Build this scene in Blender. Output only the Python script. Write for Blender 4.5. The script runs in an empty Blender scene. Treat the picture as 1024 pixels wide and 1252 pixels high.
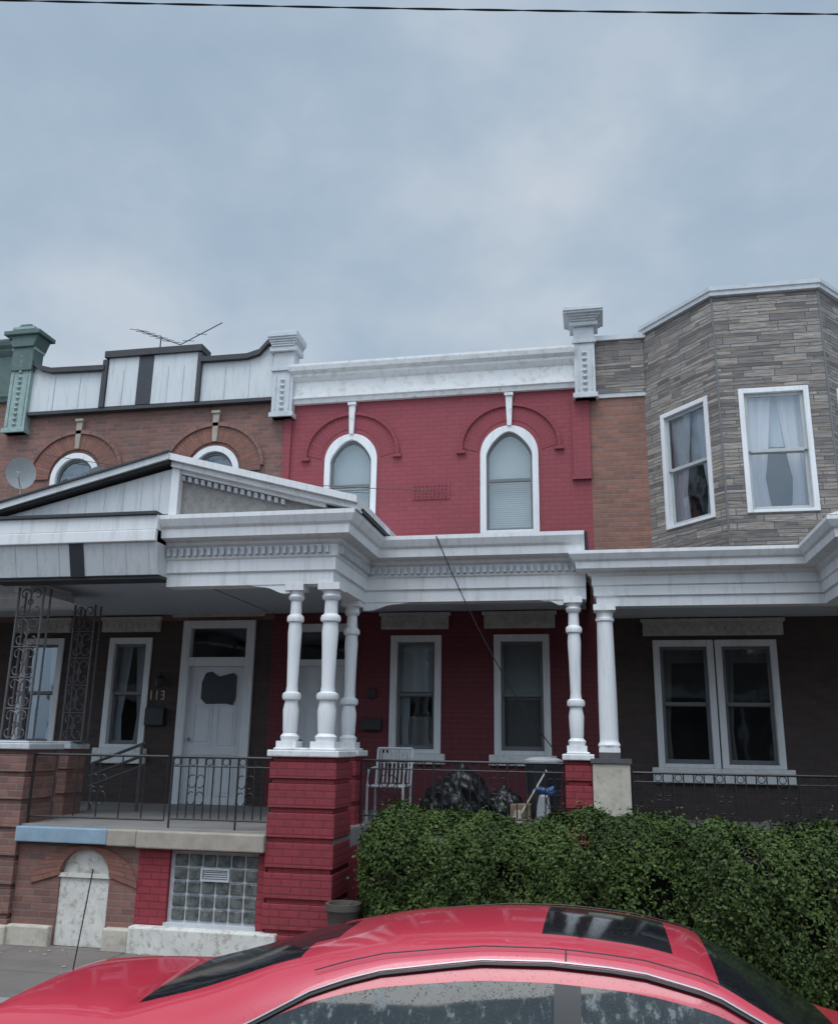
import bpy, bmesh, math, random
import numpy as np
from mathutils import Vector, Matrix
random.seed(4); rng=np.random.default_rng(7)
scene=bpy.context.scene
scene.view_settings.view_transform='Standard'
scene.view_settings.look='None'
scene.view_settings.exposure=0
COL=bpy.context.collection
PI=math.pi
# ---------------------------------------------------------------- materials
def newmat(name):
    m=bpy.data.materials.new(name);m.use_nodes=True
    nt=m.node_tree;b=nt.nodes["Principled BSDF"]
    return m,nt,b
def N(nt,t,**kw):
    n=nt.nodes.new(t)
    for k,v in kw.items(): setattr(n,k,v)
    return n
def noise(nt,scale,detail=4,rough=.6,vec=None):
    n=N(nt,"ShaderNodeTexNoise");n.inputs["Scale"].default_value=scale;n.inputs["Detail"].default_value=detail;n.inputs["Roughness"].default_value=rough
    if vec is None:
        g=N(nt,"ShaderNodeNewGeometry");vec=g.outputs["Position"]
    nt.links.new(vec,n.inputs["Vector"]);return n.outputs["Fac"]
def ramp(nt,fac,stops):
    r=N(nt,"ShaderNodeValToRGB");e=r.color_ramp.elements
    while len(e)<len(stops): e.new(.5)
    for i,(p,c) in enumerate(stops):
        e[i].position=p;e[i].color=(*c,1) if len(c)==3 else c
    nt.links.new(fac,r.inputs[0]);return r.outputs[0]
def mix(nt,fac,a,b,mode='MIX'):
    n=N(nt,"ShaderNodeMix",data_type='RGBA',blend_type=mode)
    for s,v in ((n.inputs[0],fac),(n.inputs[6],a),(n.inputs[7],b)):
        if isinstance(v,(int,float)): s.default_value=v
        elif isinstance(v,tuple): s.default_value=(*v,1)
        else: nt.links.new(v,s)
    return n.outputs[2]
def bump(nt,b,h,strength=.4,dist=.01,prev=None):
    n=N(nt,"ShaderNodeBump");n.inputs["Strength"].default_value=strength;n.inputs["Distance"].default_value=dist
    nt.links.new(h,n.inputs["Height"])
    if prev: nt.links.new(prev,n.inputs["Normal"])
    nt.links.new(n.outputs[0],b.inputs["Normal"]);return n.outputs[0]
def simple(name,col,rough=.6,var=.25,scale=3.,grime=.0,gcol=(.12,.11,.10),metal=0,bstr=.15,bscale=40,streak=False):
    m,nt,b=newmat(name)
    c2=tuple(max(0,x*(1-var)) for x in col)
    f=noise(nt,scale,6,.65)
    c=ramp(nt,f,[(.3,c2),(.7,col)])
    if grime>0:
        if streak:
            g=N(nt,"ShaderNodeNewGeometry");mp=N(nt,"ShaderNodeMapping");mp.inputs["Scale"].default_value=(7,7,.7)
            nt.links.new(g.outputs["Position"],mp.inputs["Vector"]);f2=noise(nt,1.6,6,.7,mp.outputs[0])
        else: f2=noise(nt,scale*2.3,7,.75)
        gm=ramp(nt,f2,[(.5,(0,0,0)),(.72,(grime,)*3)])
        c=mix(nt,gm,c,gcol)
    nt.links.new(c,b.inputs["Base Color"])
    b.inputs["Roughness"].default_value=rough;b.inputs["Metallic"].default_value=metal
    if bstr>0: bump(nt,b,noise(nt,bscale,4,.7),bstr,.004)
    return m
def brickmat(name,c1,c2,mortar,w=.215,h=.074,ms=.009,rough=.85,painted=False,var=.35,dirt=.35,dcol=(.05,.04,.035),bs=.55,offset=.5,bias=0.):
    m,nt,b=newmat(name)
    uv=N(nt,"ShaderNodeUVMap")
    t=N(nt,"ShaderNodeTexBrick");t.offset=offset
    t.inputs["Scale"].default_value=1;t.inputs["Brick Width"].default_value=w;t.inputs["Row Height"].default_value=h
    t.inputs["Mortar Size"].default_value=ms;t.inputs["Mortar Smooth"].default_value=.3;t.inputs["Bias"].default_value=bias
    t.inputs["Color1"].default_value=(*c1,1);t.inputs["Color2"].default_value=(*c2,1);t.inputs["Mortar"].default_value=(*mortar,1)
    nt.links.new(uv.outputs[0],t.inputs["Vector"])
    c=t.outputs["Color"]
    n1=noise(nt,.9,6,.65);n2=noise(nt,14,5,.7)
    c=mix(nt,ramp(nt,n1,[(.42,(0,0,0)),(.75,(dirt,)*3)]),c,dcol)
    c=mix(nt,ramp(nt,n2,[(.35,(var,)*3),(.7,(0,0,0))]),c,tuple(x*.35 for x in c1))
    nt.links.new(c,b.inputs["Base Color"]);b.inputs["Roughness"].default_value=rough
    inv=N(nt,"ShaderNodeMath",operation='SUBTRACT');inv.inputs[0].default_value=1;nt.links.new(t.outputs["Fac"],inv.inputs[1])
    p=bump(nt,b,inv.outputs[0],bs,.012)
    bump(nt,b,noise(nt,60,4,.7),.25,.004,p)
    return m
RED=brickmat("red_painted_brick",(.285,.056,.070),(.255,.050,.064),(.215,.042,.053),var=.16,dirt=.25,dcol=(.19,.06,.068),rough=.8,bs=.3,ms=.007)
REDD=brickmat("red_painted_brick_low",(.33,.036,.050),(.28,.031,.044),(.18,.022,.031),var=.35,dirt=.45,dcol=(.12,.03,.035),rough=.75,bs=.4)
RED_SHADED=brickmat("red_painted_brick_shaded",(.165,.030,.040),(.15,.027,.037),(.115,.021,.028),var=.25,dirt=.45,dcol=(.075,.022,.026),rough=.75,bs=.3)  # darker copy of the red brick, porch shade put into its colour
BRN=brickmat("brown_brick",(.29,.135,.105),(.18,.092,.08),(.21,.165,.145),dirt=.4)
BRNO=brickmat("orange_brick",(.34,.155,.11),(.22,.108,.086),(.23,.17,.145),dirt=.3)
BRND=brickmat("dark_brick",(.085,.055,.048),(.055,.041,.038),(.07,.055,.05),dirt=.4)
VOUS=brickmat("voussoir_brick",(.31,.125,.085),(.20,.095,.078),(.13,.09,.08),w=.4,h=.07,ms=.008,dirt=.3)
VOUSR=brickmat("voussoir_red",(.275,.053,.067),(.25,.048,.062),(.2,.038,.048),w=.4,h=.07,ms=.007,dirt=.15,var=.15,bs=.3)
def stonemat():
    m,nt,b=newmat("ledge_stone")
    uv=N(nt,"ShaderNodeUVMap")
    def br(w,h,c1,c2,off,sq=1.,ms=.004):
        t=N(nt,"ShaderNodeTexBrick");t.offset=off;t.squash=sq;t.squash_frequency=3
        t.inputs["Scale"].default_value=1;t.inputs["Brick Width"].default_value=w;t.inputs["Row Height"].default_value=h
        t.inputs["Mortar Size"].default_value=ms;t.inputs["Mortar Smooth"].default_value=.2
        t.inputs["Color1"].default_value=(*c1,1);t.inputs["Color2"].default_value=(*c2,1);t.inputs["Mortar"].default_value=(.04,.038,.036,1)
        nt.links.new(uv.outputs[0],t.inputs["Vector"]);return t
    a=br(.66,.052,(.44,.40,.36),(.10,.095,.097),.37,.6,.005)
    c=br(.47,.104,(.40,.365,.33),(.17,.155,.15),.61,1.4,.006)
    f=br(.83,.104,(0,0,0),(1,1,1),.43,1.,0)
    sel=ramp(nt,f.outputs["Color"],[(.62,(0,0,0)),(.63,(1,1,1))])
    col=mix(nt,sel,a.outputs["Color"],c.outputs["Color"])
    mp=N(nt,"ShaderNodeMapping");mp.inputs["Scale"].default_value=(2.2,20,1);nt.links.new(uv.outputs[0],mp.inputs["Vector"])
    n=noise(nt,2,6,.7,mp.outputs[0]);n2=noise(nt,1.1,5,.6,mp.outputs[0])
    col=mix(nt,ramp(nt,n,[(.38,(.75,)*3),(.6,(0,0,0))]),col,(.10,.09,.085))
    col=mix(nt,ramp(nt,n2,[(.50,(0,0,0)),(.66,(.55,)*3)]),col,(.33,.25,.18))
    nt.links.new(col,b.inputs["Base Color"]);b.inputs["Roughness"].default_value=.8
    hh=N(nt,"ShaderNodeRGBToBW");nt.links.new(col,hh.inputs[0])
    bump(nt,b,hh.outputs[0],.7,.04)
    return m
STONE=stonemat()
WHT=simple("white_paint",(.73,.735,.74),.55,.08,1.5,.42,(.34,.32,.29),streak=True)
WHT2=simple("white_paint_chipped",(.71,.715,.71),.5,.10,4,.6,(.31,.26,.20),bstr=.3)
GREYW=simple("grey_white_paint",(.54,.56,.58),.6,.15,4,.4,(.24,.23,.22))
TRIMG=simple("carved_stone_lintel",(.54,.51,.48),.8,.35,9,.45,(.19,.17,.15),bstr=1,bscale=22)
ROUGH=simple("roughcast",(.29,.28,.265),.9,.4,14,.5,(.12,.11,.10),bstr=1,bscale=45)
GREEN=simple("verdigris_paint",(.095,.15,.135),.6,.35,6,.4,(.06,.06,.055))
GREENL=simple("pale_green_paint",(.30,.40,.375),.6,.3,6,.5,(.12,.13,.12))
DARK=simple("dark_coping",(.045,.045,.05),.6,.4,5)
ALU=simple("aluminium_panel",(.58,.60,.61),.45,.08,1.2,.5,(.30,.30,.295),streak=True,bstr=.05)
BLKP=simple("black_panel",(.03,.033,.042),.5,.3,4)
IRON=simple("black_iron",(.018,.018,.02),.5,.3,20,metal=.0)
IRONL=simple("weathered_iron",(.10,.095,.10),.6,.4,20)
CEIL=simple("porch_ceiling",(.50,.53,.58),.6,.12,3)
CONC=simple("concrete",(.28,.265,.25),.85,.25,2,.35,(.14,.13,.12),bstr=.4,bscale=60)
CREAM=simple("cream_stucco",(.54,.49,.41),.85,.25,5,.75,(.22,.18,.14),bstr=.5,bscale=30)
BLUE=simple("pale_blue_paint",(.26,.37,.46),.6,.25,6,.45,(.3,.3,.28))
BEIGE=simple("beige_slab",(.40,.35,.29),.8,.3,5,.4,(.16,.14,.12))
PEEL=simple("peeling_white",(.68,.66,.61),.7,.2,5,1.,(.24,.17,.12),bstr=.6,bscale=12)
SASH=simple("sash_paint",(.42,.44,.44),.5,.15,8)
SASHD=simple("sash_dark",(.15,.155,.16),.5,.15,8)
ROOF=simple("roof_felt",(.07,.07,.07),.9,.3,4)
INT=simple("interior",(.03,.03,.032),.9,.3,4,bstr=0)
OPP=simple("opposite_brick",(.075,.06,.055),.9,.3,2,bstr=0);OPW=simple("opposite_trim",(.22,.22,.22),.7,.2,2,bstr=0)
DOORW=simple("door_white",(.68,.69,.72),.45,.06,3,.2,(.4,.39,.38))
BLIND=simple("window_blind",(.36,.40,.39),.8,.12,3,bstr=0)
RUBBER=simple("rubber",(.02,.02,.02),.7,.2,9)
CHROME=simple("chrome",(.65,.65,.66),.2,.05,9,metal=1,bstr=0)
SATIN=simple("satin_trim",(.42,.36,.38),.35,.1,9,metal=.7,bstr=0)
def curtainmat(name,c):
    m,nt,b=newmat(name)
    b.inputs["Base Color"].default_value=(*c,1);b.inputs["Roughness"].default_value=.9
    return m
CURT=curtainmat("sheer_curtain",(.50,.53,.57));CURTD=curtainmat("dark_curtain",(.20,.19,.19));CURTP=curtainmat("pale_curtain",(.66,.62,.66))
def panemat():
    m=bpy.data.materials.new("window_glass");m.use_nodes=True;nt=m.node_tree;nt.nodes.clear()
    o=N(nt,"ShaderNodeOutputMaterial");mx=N(nt,"ShaderNodeMixShader");t=N(nt,"ShaderNodeBsdfTransparent");g=N(nt,"ShaderNodeBsdfGlossy")
    t.inputs[0].default_value=(.82,.86,.86,1);g.inputs["Roughness"].default_value=.04;g.inputs[0].default_value=(.85,.93,1,1)
    lw=N(nt,"ShaderNodeLayerWeight");lw.inputs[0].default_value=.25
    ad=N(nt,"ShaderNodeMath",operation='ADD');ad.inputs[1].default_value=.12;ad.use_clamp=True
    nt.links.new(lw.outputs["Fresnel"],ad.inputs[0]);nt.links.new(ad.outputs[0],mx.inputs[0])
    bp=N(nt,"ShaderNodeBump");bp.inputs["Strength"].default_value=.06;bp.inputs["Distance"].default_value=.05
    nt.links.new(noise(nt,2.2,2,.5),bp.inputs["Height"]);nt.links.new(bp.outputs[0],g.inputs["Normal"])
    nt.links.new(t.outputs[0],mx.inputs[1]);nt.links.new(g.outputs[0],mx.inputs[2]);nt.links.new(mx.outputs[0],o.inputs[0]);return m
PANE=panemat()
# ---------------------------------------------------------------- mesh builder
def empty(name,loc=(0,0,0)):
    e=bpy.data.objects.new(name,None);e.location=loc;COL.objects.link(e);return e
class P:
    def __init__(s): s.v=[];s.f=[];s.uv={};s.m=[];s.mi=0
    def add(s,vs,fs,uvs=None):
        o=len(s.v);s.v+=[tuple(map(float,x)) for x in vs]
        for i,f in enumerate(fs):
            if uvs: s.uv[len(s.f)]=uvs[i]
            s.f.append([o+j for j in f]);s.m.append(s.mi)
    def box(s,x0,x1,y0,y1,z0,z1):
        v=[(x,y,z) for x in(x0,x1) for y in(y0,y1) for z in(z0,z1)]
        s.add(v,[(0,1,3,2),(4,6,7,5),(0,4,5,1),(2,3,7,6),(0,2,6,4),(1,5,7,3)]);return s
    def quad(s,a,b,c,d): s.add([a,b,c,d],[(0,1,2,3)])
    def poly_y(s,pts,y0,y1):
        n=len(pts);v=[(x,y0,z) for x,z in pts]+[(x,y1,z) for x,z in pts]
        s.add(v,[tuple(range(n)),tuple(range(2*n-1,n-1,-1))]+[(i,i+n,(i+1)%n+n,(i+1)%n) for i in range(n)])
    def poly_x(s,pts,x0,x1):
        n=len(pts);v=[(x0,y,z) for y,z in pts]+[(x1,y,z) for y,z in pts]
        s.add(v,[tuple(range(n)),tuple(range(2*n-1,n-1,-1))]+[(i,i+n,(i+1)%n+n,(i+1)%n) for i in range(n)])
    def strip(s,A,B,y0,y1,radial=False):
        n=len(A);d=0
        for i in range(n-1):
            a0,a1,b0,b1=A[i],A[i+1],B[i],B[i+1]
            v=[(a0[0],y0,a0[1]),(a1[0],y0,a1[1]),(b1[0],y0,b1[1]),(b0[0],y0,b0[1])]
            v+=[(x,y1,z) for x,_,z in v]
            fs=[(0,1,2,3),(0,4,5,1),(3,2,6,7)]
            L=math.dist(a0,a1);w=math.dist(a0,b0)
            uv=[[(w,d),(w,d+L),(0,d+L),(0,d)],[(0,0),(.05,0),(.05,L),(0,L)],[(0,0),(0,L),(.05,L),(.05,0)]]
            if i==0: fs.append((0,3,7,4));uv.append([(0,0)]*4)
            if i==n-2: fs.append((1,5,6,2));uv.append([(0,0)]*4)
            s.add(v,fs,uv if radial else None);d+=L
    def sweep(s,path,prof,caps=True):
        n=len(path);m=len(prof);V=[]
        for i,p in enumerate(path):
            p=Vector(p)
            def nr(a,b):
                d=(Vector(b)-Vector(a)).normalized();return Vector((d.y,-d.x))
            if i==0: nn=nr(path[0],path[1]);k=1
            elif i==n-1: nn=nr(path[-2],path[-1]);k=1
            else:
                a=nr(path[i-1],path[i]);b=nr(path[i],path[i+1]);nn=(a+b).normalized();k=1/max(.2,nn.dot(a))
            for o,z in prof:
                q=p+nn*o*k;V.append((q.x,q.y,z))
        F=[]
        for i in range(n-1):
            for j in range(m-1):
                F.append((i*m+j,(i+1)*m+j,(i+1)*m+j+1,i*m+j+1))
        if caps: F+= [tuple(range(m)),tuple(range((n-1)*m,n*m))]
        s.add(V,F)
    def lathe(s,cx,cy,prof,seg=16):
        V=[];F=[];m=len(prof)
        for z,r in prof:
            for k in range(seg):
                a=2*PI*k/seg;V.append((cx+r*math.cos(a),cy+r*math.sin(a),z))
        for i in range(m-1):
            for k in range(seg):
                F.append((i*seg+k,i*seg+(k+1)%seg,(i+1)*seg+(k+1)%seg,(i+1)*seg+k))
        F+=[tuple(range(seg)),tuple(range((m-1)*seg,m*seg))];s.add(V,F)
    def tube(s,pts,r,seg=6):
        pts=[Vector(p) for p in pts];n=len(pts);V=[];F=[]
        for i,p in enumerate(pts):
            d=(pts[min(i+1,n-1)]-pts[max(i-1,0)]).normalized()
            up=Vector((0,0,1)) if abs(d.z)<.9 else Vector((0,1,0))
            a=d.cross(up).normalized();b=d.cross(a)
            for k in range(seg):
                t=2*PI*k/seg;V.append(tuple(p+a*r*math.cos(t)+b*r*math.sin(t)))
        for i in range(n-1):
            for k in range(seg): F.append((i*seg+k,i*seg+(k+1)%seg,(i+1)*seg+(k+1)%seg,(i+1)*seg+k))
        F+=[tuple(range(seg)),tuple(range((n-1)*seg,n*seg))];s.add(V,F)
    def wall(s,x0,x1,z0,z1,y,ops,depth=.14):
        xs={x0,x1}
        for o in ops:
            xs|={o[0],o[1]}
            if o[4]:
                for k in range(1,20): xs.add(o[0]+(o[1]-o[0])*k/20)
        xs=sorted(x for x in xs if x0<=x<=x1)
        for a,b in zip(xs,xs[1:]):
            if b-a<1e-6: continue
            act=sorted([o for o in ops if o[0]<=a+1e-6 and o[1]>=b-1e-6],key=lambda o:o[2])
            ca=cb=z0
            for o in act:
                s.quad((a,y,ca),(b,y,cb),(b,y,o[2]),(a,y,o[2]))
                s.quad((a,y,o[2]),(b,y,o[2]),(b,y+depth,o[2]),(a,y+depth,o[2]))
                ta,tb=(o[4](a),o[4](b)) if o[4] else (o[3],o[3])
                s.quad((a,y,ta),(b,y,tb),(b,y+depth,tb),(a,y+depth,ta));ca,cb=ta,tb
            s.quad((a,y,ca),(b,y,cb),(b,y,z1),(a,y,z1))
        for o in ops:
            for x in (o[0],o[1]):
                zt=o[4](x) if o[4] else o[3]
                s.quad((x,y,o[2]),(x,y+depth,o[2]),(x,y+depth,zt),(x,y,zt))
    def obj(s,name,mats,parent=None,smooth=False,bevel=0,subsurf=0,weld=False):
        if not isinstance(mats,(list,tuple)): mats=[mats]
        me=bpy.data.meshes.new(name);me.from_pydata(s.v,[],s.f)
        for m in mats: me.materials.append(m)
        me.polygons.foreach_set("material_index",s.m)
        me.update()
        uvl=me.uv_layers.new(name="UVMap")
        for p in me.polygons:
            n=p.normal
            if p.index in s.uv:
                for li,q in zip(p.loop_indices,s.uv[p.index]): uvl.data[li].uv=q
                continue
            if abs(n.z)>.75:
                for li in p.loop_indices:
                    c=me.vertices[me.loops[li].vertex_index].co;uvl.data[li].uv=(c.x,c.y)
            else:
                t=Vector((0,0,1)).cross(n)
                t=t.normalized() if t.length>1e-6 else Vector((1,0,0))
                for li in p.loop_indices:
                    c=me.vertices[me.loops[li].vertex_index].co;uvl.data[li].uv=(c.dot(t),c.z)
        bm=bmesh.new();bm.from_mesh(me)
        if weld: bmesh.ops.remove_doubles(bm,verts=bm.verts,dist=1e-5)
        bmesh.ops.recalc_face_normals(bm,faces=bm.faces);bm.to_mesh(me);bm.free()
        if smooth: me.polygons.foreach_set("use_smooth",[True]*len(me.polygons))
        ob=bpy.data.objects.new(name,me);COL.objects.link(ob)
        if parent: ob.parent=parent
        if bevel:
            bv=ob.modifiers.new("b","BEVEL");bv.width=bevel;bv.segments=2;bv.limit_method='ANGLE';bv.harden_normals=False
        if subsurf:
            ss=ob.modifiers.new("s","SUBSURF");ss.levels=subsurf;ss.render_levels=subsurf
        if smooth and not subsurf:
            try: me.set_sharp_from_angle(angle=math.radians(42))
            except Exception: pass
        return ob
# ---------------------------------------------------------------- windows
def wavy(p,x0,x1,z0,z1,y,amp=.02,freq=40,pinch=0):
    n=max(6,int((x1-x0)*60));ph=random.random()*6
    rows=8;V=[];F=[]
    for j in range(rows):
        t=j/(rows-1);z=z0+(z1-z0)*t
        for i in range(n+1):
            x=x0+(x1-x0)*i/n
            if pinch: x=(x0 if pinch>0 else x1)+(x-(x0 if pinch>0 else x1))*(.5+.5*abs(t-.25)**.7)
            V.append((x,y+amp*math.sin(ph+freq*(i/n)*(x1-x0)+.8*math.sin(3*t)),z))
    for j in range(rows-1):
        for i in range(n): F.append((j*(n+1)+i,j*(n+1)+i+1,(j+1)*(n+1)+i+1,(j+1)*(n+1)+i))
    p.add(V,F)
def window(par,x0,x1,z0,z1,y,cas=.10,sash=SASH,kind="sheer",split=.5,proud=.03):
    f=P();f.box(x0,x0+cas,y-proud,y+.09,z0,z1).box(x1-cas,x1,y-proud,y+.09,z0,z1)
    f.box(x0+cas,x1-cas,y-proud,y+.09,z1-cas,z1).box(x0+cas,x1-cas,y-proud,y+.09,z0,z0+cas*.6)
    f.obj("window_frame",WHT,par,bevel=.006)
    a,b,c,d=x0+cas,x1-cas,z0+cas*.6,z1-cas;mz=c+(d-c)*split;st=.045
    s=P();yy=y+.035
    s.box(a,a+st,yy,yy+.03,mz,d).box(b-st,b,yy,yy+.03,mz,d).box(a+st,b-st,yy,yy+.03,d-st,d).box(a+st,b-st,yy-.003,yy+.03,mz-.02,mz+.03)
    yy2=yy+.032
    s.box(a,a+st,yy2,yy2+.03,c,mz).box(b-st,b,yy2,yy2+.03,c,mz).box(a+st,b-st,yy2,yy2+.03,c,c+.06).box(a+st,b-st,yy2,yy2+.033,mz-.03,mz)
    s.obj("window_sash",sash,par,bevel=.004)
    g=P();g.quad((a+st,yy+.015,mz+.03),(b-st,yy+.015,mz+.03),(b-st,yy+.015,d-st),(a+st,yy+.015,d-st))
    g.quad((a+st,yy2+.015,c+.06),(b-st,yy2+.015,c+.06),(b-st,yy2+.015,mz-.03),(a+st,yy2+.015,mz-.03))
    g.obj("window_glass",PANE,par)
    k=P();yc=y+.14;w=b-a
    if kind=="sheer": wavy(k,a,a+w*.5,c,d,yc,.012,pinch=1);wavy(k,b-w*.5,b,c,d,yc+.03,.012,pinch=-1);k.obj("curtain",CURT,par,smooth=True)
    elif kind=="pink":
        wavy(k,a,a+w*.52,c,d,yc,.012,pinch=1);wavy(k,b-w*.46,b,c,d,yc+.03,.012,pinch=-1);k.obj("curtain",CURTP,par,smooth=True)
        k=P();wavy(k,a,b,mz+.1,d,yc+.06,.008,50);k.obj("valance",CURT,par,smooth=True)
    elif kind=="half":
        wavy(k,a,b,mz+.05,d,yc,.010,35);wavy(k,a,a+w*.3,c,mz,yc+.02,.012);k.obj("curtain",CURT,par,smooth=True)
        k=P();wavy(k,a,b,c,c+(d-c)*.3,yc+.03,.012);k.obj("cafe_curtain",CURTD,par,smooth=True)
    elif kind=="edge":
        wavy(k,a,a+w*.3,c,d,yc,.012,pinch=1);wavy(k,a,b,d-.22,d,yc+.03,.012,pinch=0);k.obj("curtain",CURTD,par,smooth=True)
    elif kind=="blind": k.box(a,b,yc,yc+.01,c,d);k.obj("blind",BLIND,par)
    elif kind=="blindhalf":
        k.box(a,b,yc,yc+.01,c+(d-c)*.46,d);k.obj("blind",BLIND,par);k=P();wavy(k,a,b,c,c+(d-c)*.46,yc+.03,.012,30);k.obj("curtain",CURTD,par,smooth=True)
def arch_pts(cx,hw,zs,rise,point=0.,n=14):
    out=[]
    for i in range(2*n+1):
        t=PI*i/(2*n);x=-math.cos(t);zz=math.sin(t)
        zr=zz*(1-point)+point*(1-abs(x)**1.6)
        out.append((cx+hw*x,zs+rise*zr))
    return out
def archfn(cx,hw,zs,rise):
    return lambda x: zs+rise*math.sqrt(max(0,1-((x-cx)/hw)**2))
def arched_window(par,cx,hw,z0,zs,rise,y,kind="blind",point=.55,inner=.12):
    A=[(cx-hw,z0)]+arch_pts(cx,hw,zs,rise)+[(cx+hw,z0)]
    hi=hw-inner*.8
    B=[(cx-hi,z0)]+arch_pts(cx,hi,zs-.02,rise-.08,point)+[(cx+hi,z0)]
    f=P();f.strip(A,B,y-.035,y+.09);f.box(cx-hi,cx+hi,y-.03,y+.088,z0,z0+.06);f.obj("arched_window_frame",WHT,par,bevel=.005)
    C=[(cx-hi+.035,z0+.06)]+arch_pts(cx,hi-.035,zs-.03,rise-.12,point)+[(cx+hi-.035,z0+.06)]
    B2=[(cx-hi,z0+.06)]+B[1:-1]+[(cx+hi,z0+.06)]
    s=P();s.strip(B2,C,y+.03,y+.07);mz=z0+(zs-z0)*.66
    s.box(cx-hi+.035,cx+hi-.035,y+.028,y+.075,mz,mz+.05);s.box(cx-hi+.035,cx+hi-.035,y+.03,y+.072,z0+.06,z0+.1);s.obj("arched_window_sash",SASHD,par)
    g=P();n=len(C);g.add([(x,y+.05,z) for x,z in C],[tuple(range(n))]);g.obj("arched_window_glass",PANE,par)
    k=P()
    if kind=="blind":
        D=[(cx-hw,mz)]+A[1:-1]+[(cx+hw,mz)];k.add([(x,y+.15,z) for x,z in D],[tuple(range(len(D)))])
        for i in range(int((mz-z0)/.035)): k.box(cx-hw,cx+hw,y+.15,y+.17,z0+i*.035,z0+i*.035+.029)
        k.obj("blind",BLIND,par)
    else: wavy(k,cx-hw,cx+hw,z0,zs+rise,y+.2,.015,30);k.obj("curtain",CURTD,par,smooth=True)
def keystone(p,cx,z0,z1,y,w0=.05,w1=.075):
    p.poly_y([(cx-w0,z0),(cx+w0,z0),(cx+w1,z1-.05),(cx-w1,z1-.05)],y-.06,y);p.box(cx-w1-.015,cx+w1+.015,y-.085,y,z1-.05,z1)
def lintel(par,x0,x1,z0,z1,y):
    p=P();p.box(x0,x1,y-.07,y,z0,z1-.05).box(x0-.03,x1+.03,y-.1,y,z1-.05,z1);p.obj("carved_lintel",TRIMG,par,bevel=.008)
    q=P();n=int((x1-x0)/.11)
    for i in range(n):
        cx=x0+(i+.5)*(x1-x0)/n;zc=(z0+z1-.05)/2
        pts=[(cx+.045*math.cos(t),zc+.05*math.sin(t)) for t in [k*PI/4 for k in range(8)]]
        q.poly_y(pts,y-.085,y-.069)
    q.obj("lintel_carving",TRIMG,par,bevel=.006)
def pilaster(par,cx,w,z0,z1,ztop,mat,cw):
    p=P();h=w/2;y=-.16
    p.box(cx-h,cx+h,y,0,z0,z1);p.box(cx-h-.03,cx+h+.03,y-.03,0,z0,z0+.08)
    p.box(cx-h+.05,cx-h+.07,y-.015,y,z0+.12,z1-.08);p.box(cx+h-.07,cx+h-.05,y-.015,y,z0+.12,z1-.08)
    zz=z0+.15
    while zz<z1-.1: p.lathe(cx,y-.005,[(zz-.035,.005),(zz-.02,.03),(zz,.042),(zz+.02,.03),(zz+.035,.005)],8);zz+=.1
    H=ztop-z1;c=cw/2
    p.box(cx-h-.03,cx+h+.03,y-.03,.12,z1,z1+H*.12);p.box(cx-h-.0,cx+h+.0,y-.01,.1,z1+H*.12,z1+H*.5)
    p.box(cx-h-.06,cx+h+.06,y-.07,.14,z1+H*.5,z1+H*.62)
    a,b=h+.02,c
    for k in range(4):
        t0,t1=k/4,(k+1)/4;e=a+(b-a)*t1**1.5
        p.box(cx-e,cx+e,y-.06-(e-h),.14+(e-h)*.5,z1+H*(.62+.22*t0),z1+H*(.62+.22*t1))
    p.box(cx-c,cx+c,y-.06-(c-h)-.02,.2,z1+H*.84,ztop-H*.04);p.box(cx-c+.05,cx+c-.05,y-.04-(c-h),.15,ztop-H*.04,ztop)
    p.obj("pilaster",mat,par,bevel=.008)
def door(par,x0,x1,z0,z1,y,mat=DOORW):
    d=P();d.box(x0,x1,y+.04,y+.09,z0,z1);w=x1-x0;h=z1-z0
    for (a,b) in ((.12,.46),(.54,.88)):
        for (c,e) in ((.06,.36),(.42,.72),(.78,.93)):
            xa,xb,za,zb=x0+w*a,x0+w*b,z0+h*c,z0+h*e;t=.02
            d.box(xa,xb,y+.028,y+.04,za,za+t).box(xa,xb,y+.028,y+.04,zb-t,zb).box(xa,xa+t,y+.028,y+.04,za+t,zb-t).box(xb-t,xb,y+.028,y+.04,za+t,zb-t)
            d.box(xa+.05,xb-.05,y+.03,y+.04,za+.05,zb-.05)
    d.obj("door_panel",mat,par,bevel=.004)
    k=P();k.lathe(0,0,[(-.03,.012),(0,.03),(.03,.012)],10);o=k.obj("door_knob",CHROME,par,smooth=True);o.location=(x0+.08,y+.0,z0+h*.46)
# ---------------------------------------------------------------- PARAPETS & HOUSES
L=empty("brick_row_house");R=empty("red_brick_row_house");S=empty("stone_clad_row_house");LN=empty("brick_row_house.001")
FL=1.12
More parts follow.
